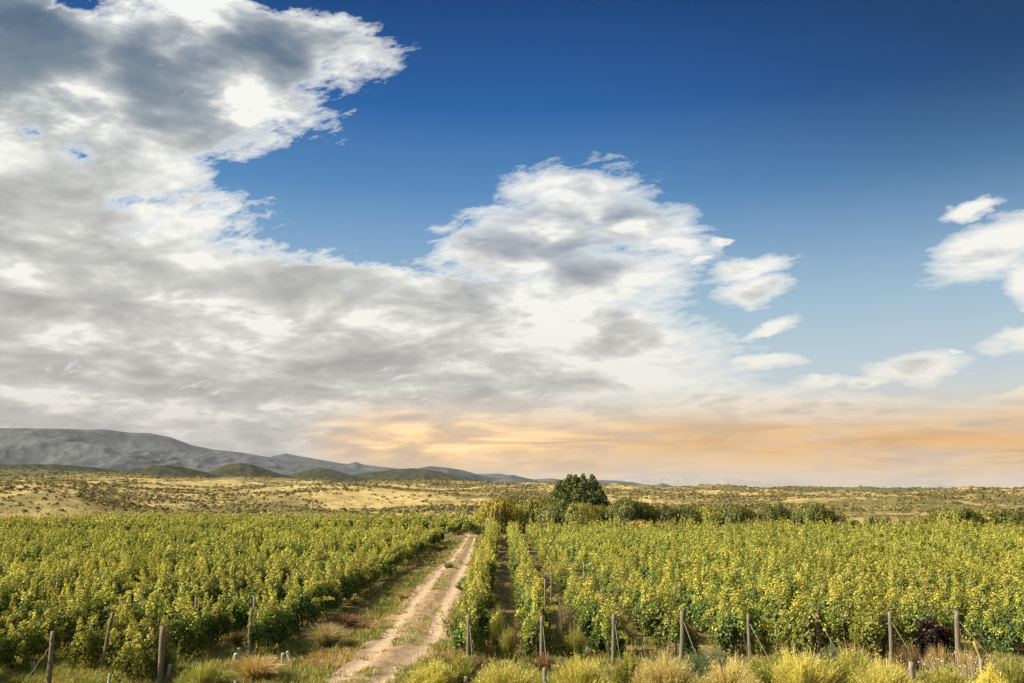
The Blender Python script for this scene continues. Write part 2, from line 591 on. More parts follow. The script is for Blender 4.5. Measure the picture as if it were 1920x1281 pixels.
def rough_mat(name, stops, scale, detail=6, rough=0.6, bump=0.3, stretch=(1, 1, 1), r=0.9, coord='Object', bdist=0.02):
    m, t, out = material(name)
    tcn = t.node('ShaderNodeTexCoord')
    vec = t.v('MULTIPLY', tcn.outputs[coord], stretch)
    n = t.noise(vec, scale, detail, rough)
    col = t.ramp(n, [(p, (*c, 1)) for p, c in stops])
    bs = t.node('ShaderNodeBsdfPrincipled')
    t.put(bs.inputs['Base Color'], col)
    bs.inputs['Roughness'].default_value = r
    bs.inputs['Specular IOR Level'].default_value = 0.2
    bp = t.node('ShaderNodeBump')
    bp.inputs['Strength'].default_value = bump
    bp.inputs['Distance'].default_value = bdist
    t.put(bp.inputs['Height'], n)
    t.l.new(bp.outputs[0], bs.inputs['Normal'])
    t.l.new(bs.outputs[0], out.inputs[0])
    return m


M = {}
M['vine'] = foliage_mat('vine_leaf', [(0.03, 0.06, 0.010), (0.07, 0.125, 0.02), (0.155, 0.22, 0.032), (0.28, 0.315, 0.05)], (0.64, 0.58, 0.125),
                        patch=0.30, patch_col=(0.38, 0.30, 0.055), gloss=0.03, trans=0.27, rough=0.5)
M['vine_red'] = foliage_mat('red_vine_leaf', [(0.012, 0.004, 0.005), (0.025, 0.007, 0.008), (0.045, 0.012, 0.012)], (0.06, 0.02, 0.015), patch=0.0)
M['bark'] = rough_mat('vine_bark', [(0.3, (0.02, 0.014, 0.010)), (0.7, (0.085, 0.06, 0.042))], 14, stretch=(1, 1, 0.2), bump=0.8)
M['tree_bark'] = rough_mat('tree_bark', [(0.3, (0.04, 0.03, 0.022)), (0.7, (0.14, 0.11, 0.085))], 5, stretch=(1, 1, 0.2), bump=0.8)
M['post'] = rough_mat('weathered_wood', [(0.28, (0.045, 0.038, 0.028)), (0.45, (0.15, 0.13, 0.095)), (0.7, (0.26, 0.23, 0.17))], 7, stretch=(6, 6, 0.5), bump=1.0)
M['greypost'] = rough_mat('grey_wood', [(0.25, (0.10, 0.09, 0.075)), (0.8, (0.34, 0.31, 0.27))], 9, stretch=(3, 3, 0.35), bump=0.6)
M['stake'] = rough_mat('yellow_cane', [(0.3, (0.25, 0.20, 0.05)), (0.8, (0.5, 0.42, 0.12))], 9, stretch=(3, 3, 0.35))
M['wire'] = rough_mat('galvanised_wire', [(0.3, (0.2, 0.19, 0.17)), (0.8, (0.4, 0.39, 0.36))], 9)
M['plastic'] = rough_mat('white_plastic', [(0.3, (0.3, 0.29, 0.26)), (0.7, (0.6, 0.58, 0.54))], 6, r=0.5)
M['stone'] = rough_mat('pale_stone', [(0.3, (0.26, 0.21, 0.17)), (0.7, (0.5, 0.43, 0.36))], 6, bump=0.6)
M['willow'] = foliage_mat('willow_leaf', [(0.08, 0.11, 0.02), (0.14, 0.17, 0.03), (0.20, 0.21, 0.04)], (0.42, 0.37, 0.07), patch=0.25, patch_scale=0.4)
M['willow_dark'] = foliage_mat('dark_willow_leaf', [(0.035, 0.055, 0.014), (0.06, 0.08, 0.018), (0.09, 0.11, 0.025)], (0.22, 0.22, 0.05), patch=0.15, patch_scale=0.4)
M['willow_gold'] = foliage_mat('golden_willow_leaf', [(0.18, 0.18, 0.02), (0.28, 0.25, 0.03), (0.38, 0.32, 0.04)], (0.6, 0.48, 0.08), patch=0.3, patch_scale=0.4)
M['pale_bush'] = foliage_mat('pale_shrub_leaf', [(0.16, 0.17, 0.06), (0.24, 0.23, 0.08), (0.3, 0.27, 0.09)], (0.36, 0.32, 0.12), patch=0.2, patch_scale=0.4)
M['tree'] = foliage_mat('dark_tree_leaf', [(0.032, 0.055, 0.014), (0.055, 0.085, 0.02), (0.085, 0.115, 0.028)], (0.19, 0.20, 0.05), patch=0.1, patch_scale=0.5, trans=0.2)
M['grass'] = foliage_mat('green_grass', [(0.10, 0.14, 0.03), (0.17, 0.21, 0.05), (0.26, 0.27, 0.07)], (0.42, 0.37, 0.12), patch=0.45, patch_scale=0.6, gloss=0.03, patch_col=(0.36, 0.28, 0.10))
M['drygrass'] = foliage_mat('dry_grass', [(0.30, 0.20, 0.08), (0.42, 0.29, 0.12), (0.5, 0.37, 0.17)], (0.55, 0.44, 0.22), patch=0.2, gloss=0.03)
M['palegrass'] = foliage_mat('pale_dead_grass', [(0.20, 0.16, 0.08), (0.30, 0.25, 0.13), (0.40, 0.34, 0.2)], (0.46, 0.4, 0.25), patch=0.2)
M['browngrass'] = foliage_mat('dead_weed', [(0.10, 0.06, 0.035), (0.18, 0.11, 0.06), (0.26, 0.17, 0.09)], (0.32, 0.22, 0.12), patch=0.2, gloss=0.02)
M['rabbit'] = foliage_mat('yellow_shrub_stem', [(0.28, 0.29, 0.07), (0.44, 0.43, 0.12), (0.56, 0.51, 0.16)], (0.70, 0.62, 0.21), patch=0.2, gloss=0.03)
M['rabbit_pale'] = foliage_mat('cream_shrub_stem', [(0.34, 0.29, 0.12), (0.46, 0.39, 0.17), (0.55, 0.47, 0.22)], (0.66, 0.56, 0.28), patch=0.2, gloss=0.03)
M['weed'] = foliage_mat('green_weed', [(0.11, 0.14, 0.035), (0.18, 0.21, 0.05), (0.28, 0.28, 0.08)], (0.5, 0.46, 0.12), patch=0.3, gloss=0.03)
M['bluegreen'] = foliage_mat('blue_green_shrub', [(0.12, 0.17, 0.10), (0.17, 0.22, 0.13), (0.22, 0.26, 0.15)], (0.27, 0.3, 0.17), patch=0.0, gloss=0.03)
M['flower'] = foliage_mat('yellow_flower', [(0.65, 0.50, 0.04), (0.75, 0.6, 0.06), (0.8, 0.66, 0.12)], (0.85, 0.7, 0.15), patch=0.0, gloss=0.0)
M['whiteflower'] = foliage_mat('white_flower', [(0.6, 0.55, 0.42), (0.7, 0.66, 0.55), (0.8, 0.76, 0.66)], (0.8, 0.76, 0.66), patch=0.0, gloss=0.0)
M['scrub'] = foliage_mat('desert_scrub_leaf', [(0.035, 0.038, 0.016), (0.08, 0.078, 0.03), (0.16, 0.14, 0.06), (0.26, 0.21, 0.09)], (0.3, 0.25, 0.10), patch=0.25, patch_scale=0.01, trans=0.15, gloss=0.02)


def ground_mat():
    m, t, out = material('ground_soil')
    geo = t.node('ShaderNodeNewGeometry')
    P = geo.outputs['Position']
    px, py, pz = t.sep(P)
    dist = t.v('LENGTH', t.xyz(px, py, 0))
    n_s = t.noise(P, 3.0, 8, 0.65)
    n_m = t.noise(P, 0.35, 6, 0.6)
    n_l = t.noise(t.v('MULTIPLY', P, (1, 0.6, 1)), 0.018, 6, 0.62)
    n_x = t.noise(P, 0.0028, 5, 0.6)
    soil = t.ramp(n_s, [(0.25, (0.06, 0.042, 0.028, 1)), (0.5, (0.125, 0.09, 0.06, 1)), (0.75, (0.21, 0.155, 0.105, 1))])
    litter = t.ramp(n_s, [(0.25, (0.10, 0.10, 0.035, 1)), (0.5, (0.20, 0.18, 0.065, 1)), (0.8, (0.34, 0.27, 0.12, 1))])
    near = t.mix(t.rng(n_m, 0.44, 0.60), soil, litter)
    straw = t.ramp(t.noise(P, 0.22, 6, 0.65), [(0.3, (0.20, 0.155, 0.07, 1)), (0.5, (0.36, 0.28, 0.13, 1)), (0.72, (0.52, 0.42, 0.22, 1))])
    olive = t.ramp(t.noise(P, 0.16, 6, 0.65), [(0.3, (0.07, 0.07, 0.03, 1)), (0.55, (0.15, 0.135, 0.06, 1)), (0.75, (0.27, 0.22, 0.10, 1))])
    far = t.mix(t.rng(n_l, 0.44, 0.58), straw, olive)
    veg_shade = t.rng(t.m('ADD', dist, t.m('MULTIPLY', t.m('SUBTRACT', n_x, 0.5), 900.0)), 800.0, 1250.0)
    far = t.mix(veg_shade, far, (0.10, 0.10, 0.055, 1))  # dark olive for far vegetation, also painting in bands of cloud shadow
    col = t.mix(t.rng(dist, 150.0, 175.0), near, far)
    bs = t.node('ShaderNodeBsdfDiffuse')
    t.put(bs.inputs[0], col)
    bp = t.node('ShaderNodeBump')
    bp.inputs['Strength'].default_value = 0.7
    bp.inputs['Distance'].default_value = 0.06
    t.put(bp.inputs['Height'], n_s)
    t.l.new(bp.outputs[0], bs.inputs['Normal'])
    t.l.new(bs.outputs[0], out.inputs[0])
    return m


def mountain_mat(name, dark, light, scale):
    m, t, out = material(name)
    geo = t.node('ShaderNodeNewGeometry')
    n = t.noise(geo.outputs['Position'], scale, 10, 0.68)
    n2 = t.noise(t.v('MULTIPLY', geo.outputs['Position'], (1, 0.6, 1)), scale * 5, 8, 0.7)
    col = t.ramp(n, [(0.36, (*dark, 1)), (0.66, (*light, 1))])
    col = t.mix(t.rng(n2, 0.42, 0.62), t.v('SCALE', col, 0.8), t.v('SCALE', col, 1.15))
    bs = t.node('ShaderNodeBsdfDiffuse')
    t.put(bs.inputs[0], col)
    bp = t.node('ShaderNodeBump')
    bp.inputs['Strength'].default_value = 1.0
    bp.inputs['Distance'].default_value = 0.07 / scale
    t.put(bp.inputs['Height'], n)
    t.l.new(bp.outputs[0], bs.inputs['Normal'])
    t.l.new(bs.outputs[0], out.inputs[0])
    return m


# ------------------------------------------------------------------ the ground, one sheet out to the horizon
GX = [-1400, -300, 0, 50, 100, 150, 200, 260, 400, 600, 800, 1000, 1200, 1350, 1500, 1700, 1900, 2300, 3400]
GT = {  # distance: picture row at which the ground there shows, for each column of GX
    165: [985] * 19,
    205: [940, 930, 922, 919, 922, 931, 947, 965, 969, 970, 970, 971, 971, 971, 971, 971, 971, 971, 971],
    235: [930, 918, 912, 907, 911, 921, 941, 958, 964, 965, 965, 966, 966, 966, 966, 966, 966, 966, 966],
    300: [930, 930, 934, 938, 940, 944, 948, 955, 954, 953, 955, 958, 957, 957, 958, 958, 958, 958, 958],
    420: [912, 912, 916, 918, 919, 920, 924, 933, 938, 936, 942, 947, 949, 948, 949, 950, 949, 949, 949],
    650: [900, 902, 904, 904, 902, 901, 900, 902, 908, 915, 925, 932, 936, 934, 936, 937, 936, 936, 936],
    1000: [894, 896, 898, 897, 896, 895, 894, 896, 901, 907, 912, 916, 920, 921, 926, 927, 929, 930, 930],
    1600: [888, 889, 889, 889, 889, 891, 893, 896, 902, 908, 910, 911, 914, 914, 920, 922.5, 927, 927, 927],
    2400: [905] * 8 + [908, 910, 912, 914, 918, 920, 922, 923.5, 925, 925, 925],
    5000: [922.8] * 19,
    30000: [922.2] * 19,
}
_rs = np.array(sorted(GT))
_zt = np.array([[top_z(xx, yy, r) for xx, yy in zip(GX, GT[r])] for r in _rs])
_zt[0] = 0.0
_zt[-2:] = 0.0
_ga = np.array([math.degrees(math.atan2(ray(x, 930).x, ray(x, 930).y)) for x in GX])


def height(x, y):
    x, y = np.asarray(x, float), np.asarray(y, float)
    r = np.maximum(np.hypot(x, y), 1.0)
    a = np.degrees(np.arctan2(x, y))
    cols = np.stack([np.interp(a, _ga, _zt[i]) for i in range(len(_rs))])
    lr, lrs = np.log(r), np.log(_rs)
    j = np.clip(np.searchsorted(lrs, lr) - 1, 0, len(_rs) - 2)
    f = smooth01((lr - lrs[j]) / (lrs[j + 1] - lrs[j]))
    z0 = np.take_along_axis(cols, j[None], 0)[0]
    z1 = np.take_along_axis(cols, (j + 1)[None], 0)[0]
    z = np.where(r < _rs[0], 0.0, z0 * (1 - f) + z1 * f)
    far = smooth01((r - 175) / 120) * (1 - smooth01((r - 2600) / 2500))
    z = z + far * (fbm(x / 90 + 31, y / 90 + 7, 6, 0.55) - 0.5) * (7.0 + np.minimum(r, 900) * 0.011)
    z = z + far * (ridged(x / 260 + 3, y / 260 + 8, 4) - 0.6) * (3.0 + np.minimum(r, 900) * 0.009)
    near = (1 - far) * smooth01((r - 3) / 10) * (1 - smooth01((r - 400) / 400))
    z = z + near * (fbm(x / 1.3, y / 1.3, 3) - 0.62) * 0.07
    return z


def build_ground():
    front = np.radians(np.arange(-42, 42.01, 0.16))
    back = np.radians(np.arange(44, 318, 3.0))
    az = np.concatenate([front, back])
    rr = np.concatenate([np.geomspace(1.5, 24, 24)[:-1], np.geomspace(24, 170, 260)[:-1], np.geomspace(170, 2600, 330)[:-1], np.geomspace(2600, 33000, 30)])
    Rr, A = np.meshgrid(rr, az, indexing='ij')
    X, Y = Rr * np.sin(A), Rr * np.cos(A)
    Z = height(X, Y)
    V = np.stack([X, Y, Z], -1).reshape(-1, 3)
    nr, na = len(rr), len(az)
    i, j = np.meshgrid(np.arange(nr - 1), np.arange(na), indexing='ij')
    j2 = (j + 1) % na
    Q = np.stack([i * na + j, i * na + j2, (i + 1) * na + j2, (i + 1) * na + j], -1).reshape(-1, 4)[:, ::-1]
    V = np.concatenate([V, [[0, 0, 0]]])
    T = np.array([[len(V) - 1, (k + 1) % na, k] for k in range(na)])[:, ::-1]
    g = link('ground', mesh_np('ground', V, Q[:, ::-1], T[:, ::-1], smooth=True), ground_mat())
    tag(g, 'dry sandy ground running from the vineyard to the scrub covered plain', kind='structure')


build_ground()


# ------------------------------------------------------------------ hills and mountains
def ridge(name, crest, r0, depth, mat, relief, cell, label, step=0.06, back=1.0, seed=0.0):
    """a range whose skyline follows crest (picture columns and rows) at distance r0, with real slopes and spurs"""
    ca = np.array([math.atan2(ray(px, py).x, ray(px, py).y) for px, py in crest])
    cz = np.array([top_z(px, py, r0) for px, py in crest])
    az = np.arange(ca[0], ca[-1], math.radians(step))
    hz = np.interp(az, ca, cz)
    k = np.ones(5) / 5
    hz = np.convolve(np.pad(hz, 2, mode='edge'), k, 'valid')
    tt = np.concatenate([np.linspace(-1, 0, 90), np.linspace(0, 1, 16)[1:]])
    T_, A = np.meshgrid(tt, az, indexing='ij')
    Rr = r0 + np.where(T_ < 0, T_ * depth, T_ * depth * back)
    X, Y = Rr * np.sin(A), Rr * np.cos(A)
    prof = np.where(T_ < 0, (1 + T_) ** 1.35, (1 - T_) ** 1.5)
    rd = ridged(X / cell + seed, Y / cell * 0.7 + 3 + seed, 5, 0.55)
    cut = relief * 1.5 * np.clip(1 - rd - 0.12, 0, 1) * np.sin(np.pi * np.clip(prof, 0, 1)) ** 0.7
    H = hz[None, :] * prof
    Z = H - np.abs(H) * cut + hz[None, :] * 0.07 * (fbm(X / cell * 6, Y / cell * 6, 5, 0.6) - 0.5) * np.sin(np.pi * np.clip(prof, 0, 1)) ** 0.5
    Z[0] = -8
    Z[-1] = -8
    V = np.stack([X, Y, Z], -1).reshape(-1, 3)
    nr, na = T_.shape
    i, j = np.meshgrid(np.arange(nr - 1), np.arange(na - 1), indexing='ij')
    Q = np.stack([i * na + j, i * na + j + 1, (i + 1) * na + j + 1, (i + 1) * na + j], -1).reshape(-1, 4)
    o = link(name, mesh_np(name, V, Q, smooth=True), mat)
    return tag(o, label, kind='structure')


MTN = mountain_mat('mountain_scrub', (0.060, 0.072, 0.090), (0.098, 0.108, 0.125), 0.004)
HIL = mountain_mat('shaded_hill_scrub', (0.020, 0.026, 0.014), (0.078, 0.078, 0.046), 0.045)  # green scrub, with the shade of clouds put into its dark colour
FAR = mountain_mat('hazed_mountain_rock', (0.30, 0.26, 0.24), (0.31, 0.27, 0.25), 0.001)  # rock colour paled to paint in the distance haze
ridge('mountain_range', [(-900, 850), (-500, 820), (-200, 806), (0, 803), (50, 803), (125, 804), (160, 806), (195, 805), (240, 811), (280, 812), (320, 820),
      (360, 835), (400, 843), (450, 848), (490, 855), (540, 862), (600, 868), (660, 878), (720, 886), (800, 893), (900, 900), (1000, 915), (1100, 925)],
      7000, 2600, MTN, 0.75, 900, 'long grey mountain ridge rising on the left horizon', back=1.3)
ridge('mountain_range', [(420, 905), (480, 866), (505, 857), (535, 850), (560, 855), (600, 862), (640, 869), (655, 870), (666, 865), (680, 871), (720, 876), (760, 880), (800, 884), (850, 888), (905, 889), (935, 888), (960, 892), (1000, 899), (1036, 897), (1060, 902),
      (1110, 900), (1150, 901), (1185, 904), (1212, 909), (1230, 910), (1242, 905), (1252, 909), (1272, 914), (1330, 922), (1400, 926)],
      8600, 1800, MTN, 0.7, 700, 'blue-grey mountain chain with small pointed peaks stepping down to the right', seed=4.0)
ridge('hills', [(730, 905), (760, 887), (785, 878), (805, 874), (840, 877), (870, 882), (900, 891), (930, 896), (960, 890), (985, 896), (1010, 903), (1060, 912)],
      4600, 900, MTN, 0.6, 500, 'rounded blue-green hill behind the middle of the plain', seed=9.0)
ridge('hills', [(560, 915), (600, 902), (640, 893), (690, 886), (720, 883), (745, 880), (775, 878), (800, 880), (830, 886), (860, 893), (900, 901), (960, 908)],
      3300, 700, HIL, 0.6, 360, 'low green hill in front of the blue mountain chain', seed=2.0)
ridge('hills', [(500, 905), (540, 892), (570, 882), (600, 877), (625, 881), (650, 889), (680, 896), (720, 905), (760, 912)],
      2900, 500, HIL, 0.6, 300, 'rounded dark green hill right of the steepest green hill', seed=6.0)
ridge('hills', [(360, 900), (390, 886), (410, 877), (430, 871), (450, 868), (470, 870), (490, 877), (520, 887), (560, 897), (600, 905)],
      2600, 450, HIL, 0.6, 260, 'steepest dark green hill below the long mountain', seed=7.0)
ridge('hills', [(-300, 872), (-100, 870), (0, 872), (60, 870), (110, 871), (170, 876), (220, 882), (260, 878), (290, 873), (312, 872), (340, 875), (380, 884), (430, 895), (480, 905)],
      2450, 420, HIL, 0.6, 260, 'low olive hills at the foot of the long mountain', seed=8.0)
ridge('hills', [(1440, 924), (1490, 919), (1515, 917), (1535, 916.5), (1560, 918.5), (1600, 924)], 9000, 900, MTN, 0.4, 600, 'small lone blue hill on the right horizon')
ridge('mountain_range', [(1000, 915), (1080, 902), (1150, 895), (1200, 890), (1260, 888), (1300, 892), (1380, 898), (1460, 909), (1560, 919), (1650, 913), (1710, 909), (1740, 905), (1755, 907), (1790, 912), (1850, 915), (1950, 917), (2300, 921)],
      30500, 3000, FAR, 0.5, 3000, 'faint distant mountain range almost lost in the haze', back=0.8, seed=5.0)

# ------------------------------------------------------------------ air
if True:
    hv = [(x_, y_, z_) for x_ in (-31000, 31000) for y_ in (-4000, 34500) for z_ in (-60, 470)]
    hf = [(0, 1, 3, 2), (4, 6, 7, 5), (0, 4, 5, 1), (2, 3, 7, 6), (0, 2, 6, 4), (1, 5, 7, 3)]
    hm, t, out = material('haze_air')
    pv = t.node('ShaderNodeVolumePrincipled')
    pv.inputs['Color'].default_value = (0.66, 0.72, 0.84, 1)
    pv.inputs['Density'].default_value = 2.4e-5
    pv.inputs['Anisotropy'].default_value = 0.1
    t.l.new(pv.outputs[0], out.inputs['Volume'])
    tag(link('haze', mesh_np('haze', hv, hf), hm), 'thin warm haze over the plain and the mountains', kind='stuff')

# ------------------------------------------------------------------ the dirt track: a ribbon with two worn ruts and ragged edges
TRK = [(24.0, -5.1, 1.35), (29.6, -4.6, 1.28), (33.3, -4.25, 1.5), (38, -3.8, 1.72), (46, -3.75, 1.5), (58, -3.95, 1.5), (70, -3.9, 1.4), (81, -3.8, 1.2), (100, -3.9, 1.0),
       (117, -4.1, 0.85), (122, -4.0, 0.8), (128, -4.6, 0.7), (132, -6.0, 0.6), (134, -9.0, 0.5)]
_tk = np.array(TRK)


def track_c(y):
    return np.interp(y, _tk[:, 0], _tk[:, 1]), np.interp(y, _tk[:, 0], _tk[:, 2])


def build_track():
    # arc length samples along the centre line
    ys = np.concatenate([np.arange(24, 60, 0.10), np.arange(60, 128, 0.2)])
    c, w = track_c(ys)
    c = c + 0.22 * np.sin(ys / 4.3) * smooth01((60 - ys) / 40 + 0.4)
    pts = np.stack([c, ys], -1)
    ext = np.array([[-4.95, 129.0], [-5.4, 130.0], [-6.2, 130.8], [-7.3, 131.3], [-8.6, 131.5], [-10.2, 131.6], [-12.0, 131.7], [-14.0, 131.8]])
    pts = np.concatenate([pts, ext])
    w = np.concatenate([w, np.full(len(ext), 0.7)])
    d = np.gradient(pts, axis=0)
    d /= np.linalg.norm(d, axis=1, keepdims=True)
    nrm = np.stack([d[:, 1], -d[:, 0]], -1)
    u = np.linspace(-1, 1, 49)
    yy = pts[:, 1]
    wl = w * (0.72 + 0.60 * fbm(yy / 1.3, yy * 0 + 3, 5, 0.7))
    wr = w * (0.74 + 0.56 * fbm(yy / 1.5, yy * 0 + 8, 5, 0.7))
    W_ = np.where(u[None, :] < 0, wl[:, None], wr[:, None])
    off = u[None, :] * W_
    X = pts[:, 0, None] + nrm[:, 0, None] * off
    Y = pts[:, 1, None] + nrm[:, 1, None] * off
    s_ = off / w[:, None]
    rut = np.exp(-((np.abs(s_) - 0.58) / 0.22) ** 2)
    Z = 0.075 - 0.05 * rut + 0.10 * (fbm(X * 1.9, Y * 0.9, 5, 0.62) - 0.5) + 0.05 * np.exp(-(s_ / 0.22) ** 2)
    edge = smooth01((1 - np.abs(u)) / 0.12)[None, :]
    Z = (np.maximum(Z, 0.022)) * edge + 0.0 * (1 - edge)
    V = np.stack([X, Y, Z], -1)
    rutv = np.stack([rut, s_ * 0.5 + 0.5, s_ * 0, s_ * 0 + 1], -1).reshape(-1, 4)
    n, k = X.shape
    i, j = np.meshgrid(np.arange(n - 1), np.arange(k - 1), indexing='ij')
    Q = np.stack([i * k + j, i * k + j + 1, (i + 1) * k + j + 1, (i + 1) * k + j], -1).reshape(-1, 4)
    m, t, out = material('track_dust')
    geo = t.node('ShaderNodeNewGeometry')
    P = geo.outputs['Position']
    at = t.node('ShaderNodeAttribute', attribute_name='tint')
    r, g, b = t.sep(at.outputs['Color'])
    n1 = t.noise(P, 1.1, 8, 0.68)
    n2 = t.noise(t.v('MULTIPLY', P, (1, 0.35, 1)), 5.0, 6, 0.6)
    vor = t.node('ShaderNodeTexVoronoi')
    vor.inputs['Scale'].default_value = 7.0
    vor.inputs['Randomness'].default_value = 1.0
    t.put(vor.inputs['Vector'], P)
    col = t.ramp(n1, [(0.30, (0.25, 0.165, 0.105, 1)), (0.5, (0.43, 0.315, 0.22, 1)), (0.72, (0.56, 0.435, 0.32, 1))])
    dusty = t.mix(t.m('MULTIPLY', r, 0.75), t.v('SCALE', col, 0.78), (0.62, 0.48, 0.36, 1))
    dusty = t.mix(t.m('MULTIPLY', t.rng(n2, 0.48, 0.66), 0.45), dusty, (0.27, 0.185, 0.125, 1))
    pebble = t.rng(vor.outputs[0], 0.16, 0.08)
    dusty = t.v('SCALE', dusty, 0.78)
    dusty = t.mix(t.m('MULTIPLY', pebble, t.rng(n1, 0.5, 0.6)), dusty, (0.6, 0.5, 0.42, 1))
    bs = t.node('ShaderNodeBsdfDiffuse')
    t.put(bs.inputs[0], dusty)
    bp = t.node('ShaderNodeBump')
    bp.inputs['Strength'].default_value = 0.9
    bp.inputs['Distance'].default_value = 0.05
    t.put(bp.inputs['Height'], t.m('ADD', n1, t.m('MULTIPLY', t.m('ADD', n2, pebble), 0.4)))
    t.l.new(bp.outputs[0], bs.inputs['Normal'])
    t.l.new(bs.outputs[0], out.inputs[0])
    tag(link('dirt_track', mesh_np('dirt_track', V, Q, tint=rutv, smooth=True), m), 'pale rutted dirt track running between the two vineyard blocks', kind='structure')


build_track()


# ------------------------------------------------------------------ grapevines
def vine_leaves(mb, rng, nleaf, size, length=1.3, hmax=2.0, wide=0.34, low=0.5):
    """a trained vine along local Y: leafy upright shoots like ragged spires above a drooping skirt"""
    nsh, nsk = 8, 9
    P, N, A, SZ, RT, BT = [], [], [], [], [], []
    per = nleaf // (nsh + nsk)
    for k in range(nsh):
        y0 = (k + rng.uniform(0.1, 0.9)) / nsh * length - length / 2
        x0 = rng.normal(0, wide * 0.62)
        top = hmax * (0.60 + 0.64 * rng.random() ** 1.4)
        lean, leany = rng.normal(0, 0.22), rng.normal(0, 0.20)
        tt = rng.random(per) ** 0.85
        z = 0.85 + (top - 0.85) * tt
        rad = (0.225 * np.sqrt(np.maximum(1 - tt, 0)) + 0.03) * np.sqrt(rng.uniform(0.35, 1.0, per))
        if rng.random() < 0.28:      # an arching cane
            z = z - 0.6 * np.clip(tt - 0.6, 0, 1) ** 1.3 * 2
            lean *= 2.6
        c = np.stack([x0 + lean * tt ** 1.5, y0 + leany * tt, z], -1)
        dv = rng.normal(size=(per, 3))
        dv /= np.linalg.norm(dv, axis=1, keepdims=True)
        P.append(c + dv * rad[:, None])
        N.append(dv + np.array([0, 0, 0.45]) + rng.normal(size=(per, 3)) * 0.18)
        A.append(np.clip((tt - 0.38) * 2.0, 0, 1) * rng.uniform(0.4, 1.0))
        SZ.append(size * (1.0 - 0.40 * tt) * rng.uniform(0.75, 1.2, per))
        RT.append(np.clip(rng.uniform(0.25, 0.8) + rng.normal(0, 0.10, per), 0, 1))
        BT.append(np.full(per, rng.random()))
    for k in range(nsk):              # skirts hanging to both sides
        y0 = (k + rng.random()) / nsk * length - length / 2
        sx = rng.choice([-1, 1])
        tt = rng.random(per)
        z = 1.42 - (1.42 - low * rng.uniform(0.7, 1.7)) * tt ** 0.85
        c = np.stack([sx * (0.08 + wide * np.sin(tt * 2.2) * rng.uniform(0.7, 1.2)), y0 + rng.normal(0, 0.1) + 0 * tt, z], -1)
        dv = rng.normal(size=(per, 3))
        dv /= np.linalg.norm(dv, axis=1, keepdims=True)
        P.append(c + dv * 0.16)
        N.append(dv * 0.7 + np.array([sx * 0.8, 0, 0.3]))
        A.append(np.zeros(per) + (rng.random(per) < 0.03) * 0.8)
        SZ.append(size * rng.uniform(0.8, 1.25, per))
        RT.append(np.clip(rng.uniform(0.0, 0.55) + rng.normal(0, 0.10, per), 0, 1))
        BT.append(np.full(per, rng.random()))
    P, N, A, SZ, RT, BT = [np.concatenate(q) for q in (P, N, A, SZ, RT, BT)]
    n = len(P)
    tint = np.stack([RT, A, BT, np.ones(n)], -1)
    mb.leaves(P, N, SZ, 1.05, tint, 0.3, rng, along=np.tile(np.array([0.0, 0, -0.8]), (n, 1)) + rng.normal(size=(n, 3)) * 0.5)
    return mb


def vine_trunk(rng):
    mb = MB()
    bx, by = rng.normal(0, 0.07), rng.normal(0, 0.09)
    z = np.array([-0.03, 0.15, 0.35, 0.55, 0.72, 0.82])
    pts = np.stack([bx * np.sin(z * 5) + rng.normal(0, 0.012, 6), by * np.sin(z * 4 + 1) + rng.normal(0, 0.015, 6), z], -1)
    mb.tube(pts, [0.045, 0.034, 0.03, 0.028, 0.032, 0.03], 7, rough=0.35, rng=rng)
    for s_ in (-1, 1):
        q = np.array([[pts[-1][0], pts[-1][1], 0.80], [pts[-1][0], pts[-1][1] + 0.22 * s_, 0.86], [0, 0.48 * s_, 0.84 + rng.normal(0, 0.02)], [0, 0.72 * s_, 0.85]])
        mb.tube(q, [0.026, 0.022, 0.018, 0.012], 6, rough=0.3, rng=rng)
    for k in range(6):
        y0 = rng.uniform(-0.6, 0.6)
        mb.tube([[0, y0, 0.84], [rng.normal(0, 0.06), y0 + rng.normal(0, 0.05), 1.3], [rng.normal(0, 0.12), y0 + rng.normal(0, 0.1), 1.75]], [0.008, 0.006, 0.004], 4, rng=rng)
    return mb


VINE_DY, ROW_DX = 1.3, 2.52
NEARLEAF = 1350
NV = 9
VM, VT = [], []
for i in range(NV):
    r_ = np.random.default_rng(100 + i)
    VM.append(vine_leaves(MB(), r_, 2500, 0.092, 1.3, r_.uniform(1.92, 2.15), r_.uniform(0.30, 0.40), r_.uniform(0.20, 0.42)).mesh('vine_foliage'))
    VM[-1].materials.append(M['vine'])
    VT.append(vine_trunk(r_).mesh('vine_trunk'))
    VT[-1].materials.append(M['bark'])

TANH = 0.60


def in_view(x, y, pad=1.5):
    return abs(x - 0.0108 * y) < TANH * y + pad


def row_x(side, k, y):
    if side == 'right':
        return -1.2 + ROW_DX * k
    return -9.0 - 2.55 * k + 0.018 * (y - 32)


def row_start(side, k):
    if side == 'right':
        return 32.85 + 0.2 * math.sin(k * 2.1)
    return [33.2, 28.6, 31.0, 26.6, 26.4][k] if k < 5 else 26.2


